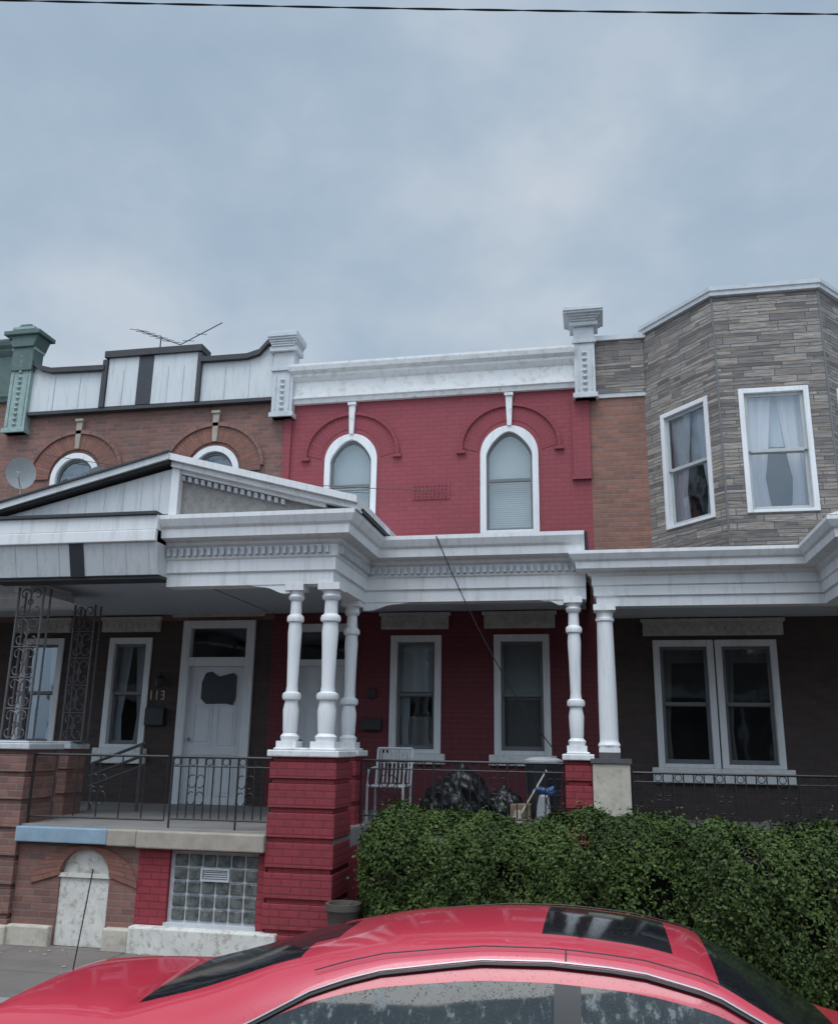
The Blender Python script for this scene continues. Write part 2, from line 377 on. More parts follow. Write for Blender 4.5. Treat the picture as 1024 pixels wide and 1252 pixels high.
# --- red house
R1=archfn(-3.83,.44,6.5,.46);R2=archfn(-1.26,.455,6.48,.48)
ops=[(-4.27,-3.39,5.2,6.9,R1),(-1.715,-.805,5.2,6.9,R2)]
lops=[(-3.09,-2.31,1.93,3.66,None),(-1.52,-.70,1.93,3.66,None),(-4.66,-3.62,FL,3.85,None)]
w=P();w.wall(-5.0,0.0,4.1,7.64,0,ops);w.box(-5.0,0.0,.15,.35,7.6,8.15);w.obj("front_wall",RED,R)
w=P();w.wall(-5.0,0.0,-.12,4.1,0,lops);w.obj("porch_wall",RED_SHADED,R)
w=P()
w.box(-.27,-.003,-.045,0,6.08,7.32);w.box(-.29,-.003,-.06,0,6.02,6.08)
w.box(-4.998,-4.87,-.045,0,5.2,7.3)
w.obj("brick_piers",RED,R)
for cx in (-3.83,-1.25):
    h=P();A=[(cx-.80,6.58)]+arch_pts(cx,.80,6.62,.72)+[(cx+.80,6.58)];B=[(cx-.745,6.58)]+arch_pts(cx,.745,6.62,.665)+[(cx+.745,6.58)]
    h.strip(A,B,-.04,0,True)
    A2=arch_pts(cx,.745,6.62,.665);B2=arch_pts(cx,.50,6.55,.50);h.strip(A2,B2,-.006,0,True)
    h.box(cx-.84,cx-.70,-.05,0,6.53,6.585).box(cx+.70,cx+.84,-.05,0,6.53,6.585)
    h.obj("brick_hood",VOUSR,R)
k=P();keystone(k,-3.83,6.95,7.5,0,.035,.055);keystone(k,-1.25,6.95,7.5,0,.035,.055);k.obj("keystones",WHT2,R,bevel=.004)
arched_window(R,-3.83,.44,5.2,6.5,.46,0,"blind");arched_window(R,-1.26,.455,5.2,6.48,.48,0,"blind")
v=P();v.box(-2.80,-2.2,-.012,0,5.80,6.08)
for i in range(9):
    for j in range(4): v.box(-2.77+i*.062,-2.745+i*.062,-.024,-.012,5.83+j*.062,5.865+j*.062)
v.obj("brick_vent",RED,R)
c=P();pr=[(0,7.52),(.07,7.52),(.09,7.58),(.12,7.6),(.12,7.64),(.07,7.66),(.07,7.9),(.1,7.92),(.15,7.98),(.15,8.02),(.22,8.06),(.24,8.13),(.24,8.17),(0,8.2),(-.3,8.2)]
c.sweep([(-4.9,0),(-.2,0)],pr);c.obj("main_cornice",WHT2,R)
pilaster(R,-5.02,.36,7.28,8.1,8.78,GREYW,.52);pilaster(R,-.05,.32,7.3,8.22,8.78,GREYW,.62)
window(R,-3.09,-2.31,1.93,3.66,0,.10,SASHD,"half");window(R,-1.52,-.70,1.93,3.66,0,.10,SASHD,"blindhalf")
lintel(R,-3.24,-2.2,3.75,4.0,0);lintel(R,-1.66,-.61,3.75,4.0,0)
s=P();s.box(-3.16,-2.24,-.1,0,1.78,1.93).box(-1.59,-.63,-.1,0,1.78,1.93);s.obj("window_sills",WHT2,R,bevel=.01)
door(R,-4.54,-3.74,FL,3.2,0);f=P()
for a,b in((-4.66,-4.54),(-3.74,-3.62)): f.box(a,b,-.04,.09,FL,3.85)
f.box(-4.54,-3.74,-.04,.09,3.2,3.3).box(-4.54,-3.74,-.04,.09,3.73,3.85);f.obj("door_frame",WHT,R,bevel=.006)
g=P();g.quad((-4.54,.05,3.3),(-3.74,.05,3.3),(-3.74,.05,3.73),(-4.54,.05,3.73));g.obj("transom_glass",PANE,R)
mb=P();mb.box(-3.5,-3.2,-.1,-.003,2.25,2.42);mb.obj("mailbox",IRON,R,bevel=.01)
mb=P();mb.box(-3.42,-3.30,-.05,-.003,2.72,2.86);mb.obj("intercom",IRON,R,bevel=.01)
# --- left house
def panels(par):
    p=P();p.mi=0
    tl=[(-9.86,7.68),(-8.36,7.68),(-8.36,8.38),(-9.4,8.40),(-9.62,8.46),(-9.75,8.55),(-9.86,8.6)]
    p.poly_y(tl,-.08,.12)
    p.poly_y([(-8.30,7.68),(-6.6,7.68),(-6.6,8.62),(-8.30,8.62)],-.11,.12)
    tr=[(-6.54,7.66),(-5.22,7.66),(-5.22,8.68),(-5.34,8.62),(-5.48,8.46),(-5.7,8.40),(-6.54,8.40)]
    p.poly_y(tr,-.08,.12)
    for x in (-9.35,-8.85,-8.0,-7.15,-6.86,-6.1,-5.66):
        yy=-.115 if -8.3<x<-6.6 else -.085
        p.box(x-.006,x+.006,yy-.006,yy,7.7,8.36)
    p.obj("parapet_panels",ALU,par)
    b=P();b.box(-7.72,-7.44,-.118,-.10,7.68,8.60);b.obj("parapet_stripe",BLKP,par)
    d=P()
    def cope(pts,t=.09):
        A=[(x,z+t*.6) for x,z in pts];B=[(x,z-t*.4) for x,z in pts];d.strip(A,B,-.17,.2)
    cope([(-9.86,8.62),(-9.75,8.57),(-9.62,8.48),(-9.4,8.42),(-8.36,8.40)]);cope([(-8.37,8.64),(-6.53,8.64)],.12)
    cope([(-6.54,8.42),(-5.7,8.42),(-5.48,8.48),(-5.34,8.64),(-5.22,8.70)])
    d.box(-8.40,-8.31,-.15,.1,7.66,8.56).box(-6.60,-6.53,-.15,.1,7.66,8.56).box(-9.86,-5.2,-.13,.0,7.60,7.66)
    d.obj("parapet_coping",DARK,par)
panels(L)
a1=archfn(-8.78,.46,6.42,.46);a2=archfn(-6.22,.46,6.42,.46)
ops=[(-9.24,-8.32,5.2,6.9,a1),(-6.68,-5.76,5.2,6.9,a2),(-7.78,-7.03,1.93,3.66,None),(-6.50,-5.28,FL,3.92,None),(-9.35,-8.6,1.93,3.66,None)]
w=P();w.wall(-10.0,-5.0,3.93,7.64,0,[o for o in ops if o[2]>4]);w.obj("upper_wall",BRN,L)
lo=[(a,b,c,d,e) for a,b,c,d,e in ops if c<4]
w=P();w.wall(-10.0,-5.0,-.12,3.93,0,lo);w.obj("lower_wall",BRND,L)
for cx in (-8.78,-6.22):
    h=P();h.strip([(cx-.84,6.42)]+arch_pts(cx,.84,6.5,.72)+[(cx+.84,6.42)],[(cx-.5,6.42)]+arch_pts(cx,.5,6.45,.5)+[(cx+.5,6.42)],-.03,0,True);h.obj("brick_arch",VOUS,L)
    h=P();h.strip(arch_pts(cx,.9,6.5,.79),arch_pts(cx,.84,6.5,.725),-.06,0,True);h.obj("brick_label",BRN,L)
    k=P();keystone(k,cx,6.95,7.5,0,.04,.06);k.obj("keystone",BEIGE,L,bevel=.004)
    arched_window(L,cx,.46,5.2,6.42,.46,0,"curtain",.0)
pilaster(L,-10.0,.40,7.28,8.85,9.3,GREENL,.44)
pc=P();pc.box(-10.2,-9.78,-.2,.1,8.45,8.9);pc.poly_y([(-10.2,8.9),(-9.78,8.9),(-9.7,9.12),(-10.3,9.12)],-.24,.15);pc.box(-10.36,-9.64,-.3,.2,9.12,9.2);pc.poly_y([(-10.3,9.2),(-9.7,9.2),(-9.9,9.36),(-10.1,9.36)],-.2,.12);pc.obj("pilaster_cap",GREEN,L,bevel=.01)
window(L,-7.78,-7.03,1.93,3.66,0,.10,SASHD,"sheer");window(L,-9.35,-8.6,1.93,3.66,0,.10,SASHD,"sheer")
lintel(L,-7.92,-6.9,3.75,3.99,0);lintel(L,-9.5,-8.5,3.75,3.99,0);lintel(L,-6.70,-5.13,3.98,4.2,0)
s=P();s.box(-7.85,-6.96,-.1,0,1.7,1.93).box(-9.4,-8.5,-.1,0,1.7,1.93);s.obj("window_sills",WHT2,L,bevel=.01)
door(L,-6.36,-5.42,FL,3.2,0);f=P()
for a,b in((-6.5,-6.36),(-5.42,-5.28)): f.box(a,b,-.05,.09,FL,3.92)
f.box(-6.36,-5.42,-.05,.09,3.2,3.34).box(-6.36,-5.42,-.05,.09,3.8,3.92);f.obj("door_frame",WHT,L,bevel=.006)
g=P();g.quad((-6.36,.05,3.34),(-5.42,.05,3.34),(-5.42,.05,3.8),(-6.36,.05,3.8));g.obj("transom_glass",PANE,L)
sg=P();sg.poly_y([(-6.14,2.70),(-6.05,2.62),(-5.72,2.63),(-5.6,2.60),(-5.56,2.7),(-5.56,3.05),(-5.62,3.1),(-5.86,3.04),(-5.98,3.12),(-6.08,3.1),(-6.14,2.95)],.012,.026);sg.obj("door_scribble_patch",BLKP,L,bevel=.01)  # added dark patch standing in for a scribble, not a real notice
mb=P();mb.box(-7.0,-6.68,-.12,-.003,2.28,2.55);mb.obj("mailbox",IRON,L,bevel=.01)
nm=P()
for x in (-6.98,-6.88,-6.76):
    nm.box(x,x+.018,-.02,-.003,2.68,2.82)
nm.box(-6.80,-6.762,-.02,-.003,2.80,2.818).box(-6.80,-6.762,-.02,-.003,2.745,2.76).box(-6.80,-6.762,-.02,-.003,2.68,2.695);nm.obj("house_number",CREAM,L)
lt=P();lt.lathe(-6.78,-.14,[(2.86,.02),(2.88,.06),(2.98,.075),(3.0,.085),(3.06,.02),(3.1,.01)],8);lt.box(-6.79,-6.77,-.14,0,3.0,3.02);lt.obj("porch_lantern",IRON,L)
hr=P()
for dz in (0,-.16,-.30): hr.tube([(-6.95,-1.6,1.72+dz),(-6.15,-1.6,2.02+dz)],.022,6)
for x in (-6.9,-6.2): hr.tube([(x,-1.6,FL),(x,-1.6,1.76+(x+6.9)*.36)],.025,6)
hr.obj("wooden_handrail",IRONL,L)
# --- right house
ops=[(.77,2.45,1.80,3.56,None)]
w=P();w.wall(0.0,5.0,-.12,3.9,0,ops);w.obj("lower_wall",BRND,S)
w=P();w.wall(0.0,5.0,3.9,7.35,0,[]);w.obj("upper_wall",BRNO,S)
w=P();w.box(.10,.86,-.04,.15,7.4,8.28);w.box(.02,.12,-.02,.15,7.35,8.2);w.obj("stone_panel",STONE,S)
w=P();w.box(.10,.9,-.09,.2,8.28,8.36);w.box(.0,.86,-.03,0.0,7.33,7.4);w.obj("parapet_coping",GREYW,S)
bp=[(.84,0),(1.77,-1.12),(3.2,-1.12),(4.13,0)]
def onface(a,b,s,z,o=0):
    a=Vector(a);b=Vector(b);d=(b-a);n=Vector((d.y,-d.x)).normalized();q=a+d*s+n*o;return (q.x,q.y,z)
bw=P();faces=[(bp[0],bp[1],(.22,.86)),(bp[1],bp[2],(.18,.82)),(bp[2],bp[3],(.16,.78))]
Z0,Z1,W0,W1=4.4,8.38,5.12,6.90
for a,b,(s0,s1) in faces:
    F=lambda s,z:onface(a,b,s,z)
    bw.quad(F(0,Z0),F(s0,Z0),F(s0,Z1),F(0,Z1));bw.quad(F(s1,Z0),F(1,Z0),F(1,Z1),F(s1,Z1))
    bw.quad(F(s0,Z0),F(s1,Z0),F(s1,W0),F(s0,W0));bw.quad(F(s0,W1),F(s1,W1),F(s1,Z1),F(s0,Z1))
    for s in (s0,s1): bw.quad(F(s,W0),F(s,W1),onface(a,b,s,W1,-.14),onface(a,b,s,W0,-.14))
    for z in (W0,W1): bw.quad(F(s0,z),F(s1,z),onface(a,b,s1,z,-.14),onface(a,b,s0,z,-.14))
bw.obj("bay_wall",STONE,S)
for i,(a,b,(s0,s1)) in enumerate(faces):
    e=empty("bay_window");e.parent=S
    ln=math.dist(a,b);ang=math.atan2(b[1]-a[1],b[0]-a[0])
    window(e,s0*ln,s1*ln,W0,W1,0,.07,SASH,"pink",.5,.02)
    e.location=(a[0],a[1],0);e.rotation_euler=(0,0,ang)
bt=P();bt.sweep(bp,[(-.1,Z1-.04),(.05,Z1-.04),(.05,Z1+.02),(.07,Z1+.03),(.07,Z1+.09),(-.1,Z1+.11)]);bt.obj("bay_roof_trim",GREYW,S)
cs=P()
for p_ in bp[1:3]: cs.lathe(p_[0],p_[1],[(Z0,.014),(Z1-.04,.014)],6)
cs.obj("bay_corner_strips",SASHD,S)
br=P();br.add([(x,y,Z1+.08) for x,y in bp]+[(4.13,.5,Z1+.1),(.84,.5,Z1+.1)],[(0,1,2,3,4,5)]);br.obj("bay_roof",ROOF,S)
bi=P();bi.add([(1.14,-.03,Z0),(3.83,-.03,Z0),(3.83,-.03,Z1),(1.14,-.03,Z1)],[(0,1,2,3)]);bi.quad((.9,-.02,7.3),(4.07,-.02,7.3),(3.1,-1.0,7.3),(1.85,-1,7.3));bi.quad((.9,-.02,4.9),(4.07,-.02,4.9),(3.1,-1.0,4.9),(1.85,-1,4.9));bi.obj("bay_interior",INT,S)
w=P();w.box(4.13,5.0,-.04,.15,7.35,8.28);w.obj("stone_panel",STONE,S)
window(S,.77,1.60,1.80,3.56,0,.09,SASHD,"edge",.5);window(S,1.62,2.45,1.80,3.56,0,.09,SASHD,"edge",.5)
lintel(S,.64,2.55,3.62,3.86,0)
s=P();s.box(.68,2.54,-.11,0,1.6,1.80);s.obj("window_sills",WHT2,S,bevel=.01)
# --- bodies, interiors and roofs
for e,x0,x1,zt,mt in ((L,-10,-5,7.7,BRN),(R,-5,0,7.9,BRN),(S,0,5,8.0,BRNO),(LN,-15,-10,7.7,BRN)):
    b=P();b.box(x0+.004,x1-.004,.75,10,-.12,zt);b.obj("rear_body",mt,e)
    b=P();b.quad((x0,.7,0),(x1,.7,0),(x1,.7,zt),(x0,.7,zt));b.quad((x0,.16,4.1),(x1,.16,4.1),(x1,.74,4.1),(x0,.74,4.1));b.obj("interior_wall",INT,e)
    b=P();b.box(x0+.002,x1-.002,.16,10.1,zt,zt+.1);b.obj("roof",ROOF,e)
w=P();w.wall(-15,-10,-.12,3.9,0,[]);w.obj("lower_wall",BRND,LN);w=P();w.wall(-15,-10,3.9,7.64,0,[(-13.8,-12.9,5.2,6.9,None),(-11.6,-10.7,5.2,6.9,None)]);w.obj("upper_wall",BRN,LN)
window(LN,-13.8,-12.9,5.2,6.9,0);window(LN,-11.6,-10.7,5.2,6.9,0)
c=P();c.sweep([(-15,0),(-10.22,0)],[(a,b+.9) if b>7.7 else (a,b+.4) for a,b in pr]);c.obj("main_cornice",GREEN,LN);w=P();w.box(-15,-10.2,0,.14,7.64,8.9);w.obj("parapet",BRN,LN)
# ---------------------------------------------------------------- PORCHES
def entprof(dz=0,top=4.62,bot=3.82):
    k=(top-bot)/.8
    q=[(-.22,3.82),(0,3.82),(0,3.96),(.03,3.98),(.03,4.12),(.05,4.14),(.05,4.27),(.09,4.30),(.10,4.34),(.23,4.36),(.24,4.46),(.27,4.49),(.31,4.57),(.31,4.62),(-.25,4.66)]
    return [(o,bot+(z-3.82)*k) for o,z in q]
def dentils(p,path,off,z0,z1,w=.055,gap=.055):
    for (ax,ay),(bx,by) in zip(path,path[1:]):
        ln=math.dist((ax,ay),(bx,by));dx,dy=(bx-ax)/ln,(by-ay)/ln;nx,ny=dy,-dx
        n=int(ln/(w+gap))
        for i in range(n):
            t=(i+.5)*(w+gap);cx=ax+dx*t+nx*(off+.02);cy=ay+dy*t+ny*(off+.02)
            p.box(cx-(w/2 if abs(dx)>.5 else .03),cx+(w/2 if abs(dx)>.5 else .03),cy-(w/2 if abs(dy)>.5 else .03),cy+(w/2 if abs(dy)>.5 else .03),z0,z1)
path=[(-5.0,-3.62),(-2.94,-3.62),(-2.94,-2.2),(-.12,-2.2)]
e=P();e.sweep(path,entprof());e.obj("porch_entablature",WHT,R)
d=P();dentils(d,path,.05,4.17,4.26,.04,.045);d.obj("porch_dentils",GREYW,R)
path2=[(0.0,-1.6),(0.0,-2.25),(2.62,-2.25),(2.62,-3.62),(7.4,-3.62)]
e=P();e.sweep(path2,entprof(0,4.36,3.72));e.obj("porch_entablature",WHT,S)
r=P();r.poly_x([(-2.45,4.62),(0,4.9),(0,4.2),(-2.2,4.2)],-2.9,-.08);r.obj("porch_roof",ROOF,R)
r=P();r.poly_x([(-2.45,4.37),(0,4.7),(0,3.95),(-2.2,3.95)],.02,5.0);r.obj("porch_roof",ROOF,S)
r=P();r.box(2.75,7.4,-3.5,-2.2,3.95,4.34);r.obj("portico_ceiling",CEIL,S)
g=P();g.poly_y([(2.33,4.38),(5.0,5.2),(7.7,4.38)],-3.88,-2.0);g.obj("portico_gable",WHT,S)
cl=P();cl.box(-4.98,-2.96,-3.5,-.02,4.02,4.06).box(-2.96,-.15,-2.1,-.02,4.02,4.06);cl.obj("porch_ceiling",CEIL,R)
cl=P();cl.box(-9.98,-5.02,-3.5,-.02,4.02,4.06);cl.obj("porch_ceiling",CEIL,L)
cl=P();cl.box(.03,5,-2.1,-.02,3.88,3.92);cl.obj("porch_ceiling",CEIL,S)
ap=(-4.93,5.28);er=(-2.60,4.66);el=(-7.40,4.66)
rf=P();rf.poly_y([ap,er,(er[0],er[1]-.03),(ap[0],4.62),],-3.75,-.01);rf.obj("gable_roof",ROOF,R)
rf=P();rf.poly_y([ap,(ap[0],4.62),(el[0],el[1]-.03),el],-3.78,-.01);rf.obj("gable_roof",ROOF,L)
def rake(p,a,b,t0,t1,y0,y1):
    p.poly_y([(a[0],a[1]+t1),(b[0],b[1]+t1),(b[0],b[1]+t0),(a[0],a[1]+t0)],y0,y1)
k=P();rake(k,ap,er,.02,.10,-3.96,-.02);rake(k,ap,er,-.05,.02,-3.90,-3.7);rake(k,ap,(-3.0,ap[1]-(ap[0]+3.0)*-.266),-.10,-.05,-3.83,-3.7);k.obj("raking_cornice",WHT,R)
k=P();sl=(er[1]-ap[1])/(er[0]-ap[0])
n=22
for i in range(n):
    x=ap[0]+.1+i*.085;z=ap[1]+sl*(x-ap[0])-.17
    if z>4.74: k.poly_y([(x,z),(x+.045,z+sl*.045),(x+.045,z+.06+sl*.045),(x,z+.06)],-3.80,-3.74)
k.obj("raking_dentils",GREYW,R)
t=P();t.poly_y([(ap[0]+.07,4.64),(ap[0]+.07,5.20),(-2.8,4.64)],-3.755,-3.70);t.obj("gable_roughcast",ROUGH,R)
k=P();k.box(ap[0],ap[0]+.10,-3.86,-3.70,4.64,5.25);k.obj("gable_post",WHT,R)
k=P();rake(k,el,(ap[0]-.002,5.28),.02,.10,-3.98,-.02);k.obj("raking_cornice",ALU,L)
k=P();rake(k,el,(ap[0]-.002,5.28),.10,.125,-4.0,-.02);rake(k,el,(ap[0]-.002,5.28),-.01,.02,-3.94,-3.7);k.obj("raking_edge",DARK,L)
t=P();t.poly_y([(el[0]+.1,4.66),(ap[0]-.002,4.66),(ap[0]-.002,5.22)],-3.83,-3.72)
for i in range(1,9):
    x=-7.0+i*.24;zt=5.22+(x+4.93)*.228
    t.box(x-.006,x+.006,-3.838,-3.83,4.68,zt-.03)
t.obj("gable_panels",ALU,L)
k=P();k.box(-7.42,-5.0,-3.97,-3.45,4.44,4.62);k.box(-7.42,-5.0,-3.99,-3.93,4.30,4.435);k.obj("flat_fascia",WHT,L,bevel=.01)
k=P();k.box(-7.42,-5.005,-3.96,-3.5,4.435,4.445);k.box(-7.42,-5.005,-4.01,-3.5,4.62,4.655);k.obj("fascia_lines",DARK,L)
k=P();k.poly_x([(-3.95,4.30),(-3.84,3.93),(-3.5,3.93),(-3.5,4.30)],-7.30,-5.0)
for i in range(8): 
    x=-7.15+i*.29
    k.poly_x([(-3.958,4.29),(-3.848,3.935),(-3.84,3.935),(-3.95,4.29)],x,x+.012)
k.obj("slanted_fascia",ALU,L)
k=P();k.poly_x([(-3.965,4.298),(-3.853,3.925),(-3.84,3.925),(-3.95,4.298)],-6.12,-5.94);k.obj("fascia_stripe",BLKP,L)
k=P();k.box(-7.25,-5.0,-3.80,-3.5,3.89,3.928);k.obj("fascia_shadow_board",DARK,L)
e=P();e.sweep([(-10.0,-2.2),(-7.1,-2.2),(-7.1,-3.5)],entprof());e.obj("porch_entablature",WHT,L)
r=P();r.poly_x([(-2.45,4.62),(0,4.9),(0,4.2),(-2.2,4.2)],-9.98,-7.1);r.obj("porch_roof",ROOF,L)
e=P();e.sweep([(-15.0,-2.2),(-10.02,-2.2)],entprof());e.box(-15,-10.02,-2.2,0,4.2,4.6);e.obj("porch_entablature",WHT,LN)
def bracket(p,x,y,z,dx,h=.10,th=.03):
    pts=[(x,z),(x+dx,z)]+[(x+dx*(1-t),z-h*(math.sin(t*PI/2)**2)-.01*math.sin(t*PI*3)) for t in [k/10 for k in range(1,11)]]
    p.poly_y(pts,y-th,y+th)
b=P();bracket(b,-3.46,-3.58,3.82,-.5);bracket(b,-2.96,-2.16,3.82,.62);bracket(b,-.4,-2.16,3.82,-.3,.06);b.obj("porch_brackets",WHT,R)
def turned(p,cx,cy,z0,z1,r=.1):
    H=z1-z0;p.box(cx-r*1.15,cx+r*1.15,cy-r*1.15,cy+r*1.15,z0,z0+.07);p.box(cx-r*1.1,cx+r*1.1,cy-r*1.1,cy+r*1.1,z1-.08,z1)
    q=[(.0,.95),(.03,1.05),(.05,.75),(.07,.8),(.2,.9),(.26,.72),(.27,1.0),(.29,1.08),(.31,1.0),(.32,.7),(.36,.62),(.6,.72),(.72,.8),(.78,.72),(.79,.95),(.81,1.0),(.83,.9),(.84,.66),(.93,.62),(.94,.85),(.96,.95),(.975,.8),(1,.9)]
    zz0=z0+.07;zz1=z1-.08
    p.lathe(cx,cy,[(zz0+(zz1-zz0)*t,r*k) for t,k in q],20)
c=P();turned(c,-3.40,-3.52,2.0,3.83,.10);turned(c,-2.98,-3.52,2.0,3.83,.118);turned(c,-3.07,-2.3,2.0,3.83,.105);turned(c,-.28,-2.3,2.0,3.83,.10);c.obj("porch_columns",WHT,R,smooth=True)
c=P();c.box(-.03,.21,-2.42,-2.18,2.0,2.05);c.lathe(.09,-2.3,[(2.05,.115),(2.08,.13),(2.11,.115),(2.12,.108),(2.15,.108),(2.6,.108),(3.5,.095),(3.52,.095),(3.53,.112),(3.56,.112),(3.57,.098),(3.62,.098),(3.65,.13)],20);c.box(-.04,.22,-2.43,-2.17,3.65,3.72);c.obj("porch_column",WHT,S,smooth=True)
def pier(par,x0,x1,y0,y1,z0,z1,mat,capm=WHT2,band=.30):
    p=P();z=z0;g=.028
    while z<z1-.02:
        t=min(z+band,z1);p.box(x0,x1,y0,y1,z,t-.055);p.box(x0+g,x1-g,y0+g,y1-g,t-.055,t);z=t
    p.obj("brick_pier",mat,par,bevel=.006)
    c=P();c.box(x0-.03,x1+.03,y0-.03,y1+.03,z1,z1+.07);c.box(x0+.02,x1-.02,y0+.02,y1-.02,z1+.07,z1+.095);c.obj("pier_cap",capm,par,bevel=.012)
pier(R,-3.53,-2.78,-3.75,-3.1,-.12,1.905,REDD);pier(R,-3.27,-2.9,-2.5,-2.1,-.12,1.905,REDD);pier(R,-.42,-.115,-2.48,-2.1,-.12,1.905,REDD)
pier(L,-7.22,-6.47,-3.75,-3.1,-.12,1.93,BRN,GREYW);pier(L,-7.1,-6.73,-2.5,-2.1,-.12,1.93,BRN,GREYW)
p=P();p.box(-.11,.31,-2.52,-2.1,-.12,1.88);p.obj("stucco_pier",CREAM,S,bevel=.01);p=P();p.box(-.13,.33,-2.54,-2.08,1.88,1.93);p.box(-.03,.21,-2.42,-2.18,1.93,2.0);p.obj("stucco_pier_cap",IRONL,S)
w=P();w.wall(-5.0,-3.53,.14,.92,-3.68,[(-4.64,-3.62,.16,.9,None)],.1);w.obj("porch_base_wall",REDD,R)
w=P();w.box(-5.0,-3.35,-3.8,-3.6,-.2,.14);w.obj("base_course",PEEL,R,bevel=.02)
AF=archfn(-5.63,.30,.60,.28)
w=P();w.wall(-6.47,-5.0,-.12,.92,-3.68,[(-5.93,-5.33,-.12,.85,AF)],.1);w.obj("porch_base_wall",BRN,L)
w=P();w.box(-6.47,-5.95,-3.76,-3.6,-.2,.08);w.box(-5.31,-5.003,-3.77,-3.6,-.2,.10);w.box(-7.3,-6.45,-3.8,-3.7,-.2,.07);w.obj("base_course",CREAM,L,bevel=.02)
w=P();w.strip(arch_pts(-5.63,.64,.50,.41),arch_pts(-5.63,.30,.60,.28),-3.70,-3.68,True);w.obj("base_arch",VOUS,L)
w=P();w.box(-5.93,-5.33,-3.66,-3.62,-.12,.60);w.poly_y(arch_pts(-5.63,.30,.60,.28),-3.62,-3.59);w.box(-5.95,-5.31,-3.69,-3.6,.58,.62);w.obj("arch_board",PEEL,L)
m,nt,b=newmat("glass_block");b.inputs["Roughness"].default_value=.18
cc=ramp(nt,noise(nt,9,4,.7),[(.35,(.05,.055,.055)),(.65,(.17,.18,.172))]);nt.links.new(cc,b.inputs["Base Color"]);bump(nt,b,noise(nt,25,2,.5),.5,.02);GB=m
w=P();nx,nz=6,5;bx0,bz0=-4.60,.19;dx=.98/nx;dz=.68/nz
for i in range(nx):
    for j in range(nz):
        if i in(2,3) and j==3: continue
        w.box(bx0+i*dx+.010,bx0+(i+1)*dx-.010,-3.645,-3.60,bz0+j*dz+.009,bz0+(j+1)*dz-.009)
w.obj("glass_blocks",GB,R,bevel=.012)
w=P();w.box(-4.64,-3.62,-3.625,-3.58,.16,.9);w.box(-4.65,-3.61,-3.70,-3.62,.14,.175);a,b_=bx0+2*dx,bx0+4*dx
w.box(a,b_,-3.67,-3.62,bz0+3*dz,bz0+3*dz+.02).box(a,b_,-3.67,-3.62,bz0+4*dz-.02,bz0+4*dz).box(a,a+.02,-3.67,-3.62,bz0+3*dz+.02,bz0+4*dz-.02).box(b_-.02,b_,-3.67,-3.62,bz0+3*dz+.02,bz0+4*dz-.02)
for i in range(4): w.box(a+.03,b_-.03,-3.655,-3.63,bz0+3*dz+.03+i*.022,bz0+3*dz+.042+i*.022)
w.obj("block_grout_and_vent",GREYW,R)
w=P();w.box(-5.0,-3.53,-3.80,-3.4,.92,1.10);w.obj("porch_slab_edge",BEIGE,R,bevel=.015)
w=P();w.box(-6.47,-5.35,-3.80,-3.4,.94,1.10);w.obj("porch_slab_edge",BLUE,L,bevel=.012);w=P();w.box(-5.35,-5.0,-3.80,-3.4,.93,1.101);w.obj("porch_slab_patch",BEIGE,L,bevel=.015)
w=P();w.box(-5,-2.8,-3.7,0,.93,FL).box(-2.8,-.0,-2.12,0,.93,FL);w.obj("porch_floor",CONC,R)
w=P();w.box(-7.2,-5.0,-3.7,0,.93,FL).box(-10,-7.2,-2.12,0,.93,FL);w.obj("porch_floor",CONC,L)
w=P();w.box(0,5,-2.12,0,.93,FL).box(2.7,5,-3.6,-2.12,.93,FL);w.obj("porch_floor",CONC,S)
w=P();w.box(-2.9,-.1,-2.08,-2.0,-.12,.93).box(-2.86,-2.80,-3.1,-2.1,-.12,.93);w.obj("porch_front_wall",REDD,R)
w=P();w.box(.3,5,-2.08,-2.0,-.12,.93);w.obj("porch_front_wall",BRND,S);w=P();w.box(-10,-7.1,-2.08,-2.0,-.12,.93);w.obj("porch_front_wall",BRN,L)
w=P()
for i in range(6): w.box(-2.36,-1.5,-3.9+i*.3,-2.13,-.12,.07+i*.18)
w.obj("front_steps",CONC,R,bevel=.01)
# ---------------------------------------------------------------- ironwork
def railing(name,p0,p1,zt,zb,sp=.11,rings=True,mat=IRON,r=.008,parent=None):
    e=P();p0=Vector((*p0,0));p1=Vector((*p1,0));d=p1-p0;ln=d.length;d.normalize()
    for z,rr in((zt,.016),(zb,.012)): e.tube([p0+Vector((0,0,z)),p1+Vector((0,0,z))],rr,6)
    if rings: e.tube([p0+Vector((0,0,zt-.1)),p1+Vector((0,0,zt-.1))],.009,6)
    n=int(ln/sp)
    for i in range(n+1):
        q=p0+d*(i*ln/n);e.tube([q+Vector((0,0,zb)),q+Vector((0,0,zt))],r if i%8 else r*1.5,5)
        if i%8==0: e.tube([q+Vector((0,0,FL)),q+Vector((0,0,zb))],r*1.5,5)
        if rings and i<n and i%2==0:
            c=q+d*(sp*.5);e.tube([c+d*(.04*math.cos(t))+Vector((0,0,zt-.05+.04*math.sin(t))) for t in [k*PI/5 for k in range(11)]],.005,4)
        if i%6==3:
            for s_ in(1,-1):
                for zc in (zb+.22,zb+.40):
                    e.tube([q+d*(s_*(.05-.05*math.cos(t)))+Vector((0,0,zc+.07*math.sin(t)*s_)) for t in [k*PI/6 for k in range(11)]],.006,4)
    return e.obj(name,mat,parent)
railing("iron_railing",(-2.88,-2.3),(-.44,-2.3),1.86,1.22)
railing("iron_railing",(.34,-2.3),(2.7,-2.3),1.78,1.20)
railing("iron_railing",(2.7,-2.3),(2.7,-3.5),1.78,1.20)
railing("iron_railing",(-4.72,-3.62),(-3.55,-3.62),1.88,1.22,.095)
railing("iron_railing",(-6.45,-3.62),(-4.78,-3.62),1.88,1.2,.27,False)
railing("iron_railing",(-10,-2.3),(-7.15,-2.3),1.88,1.2)
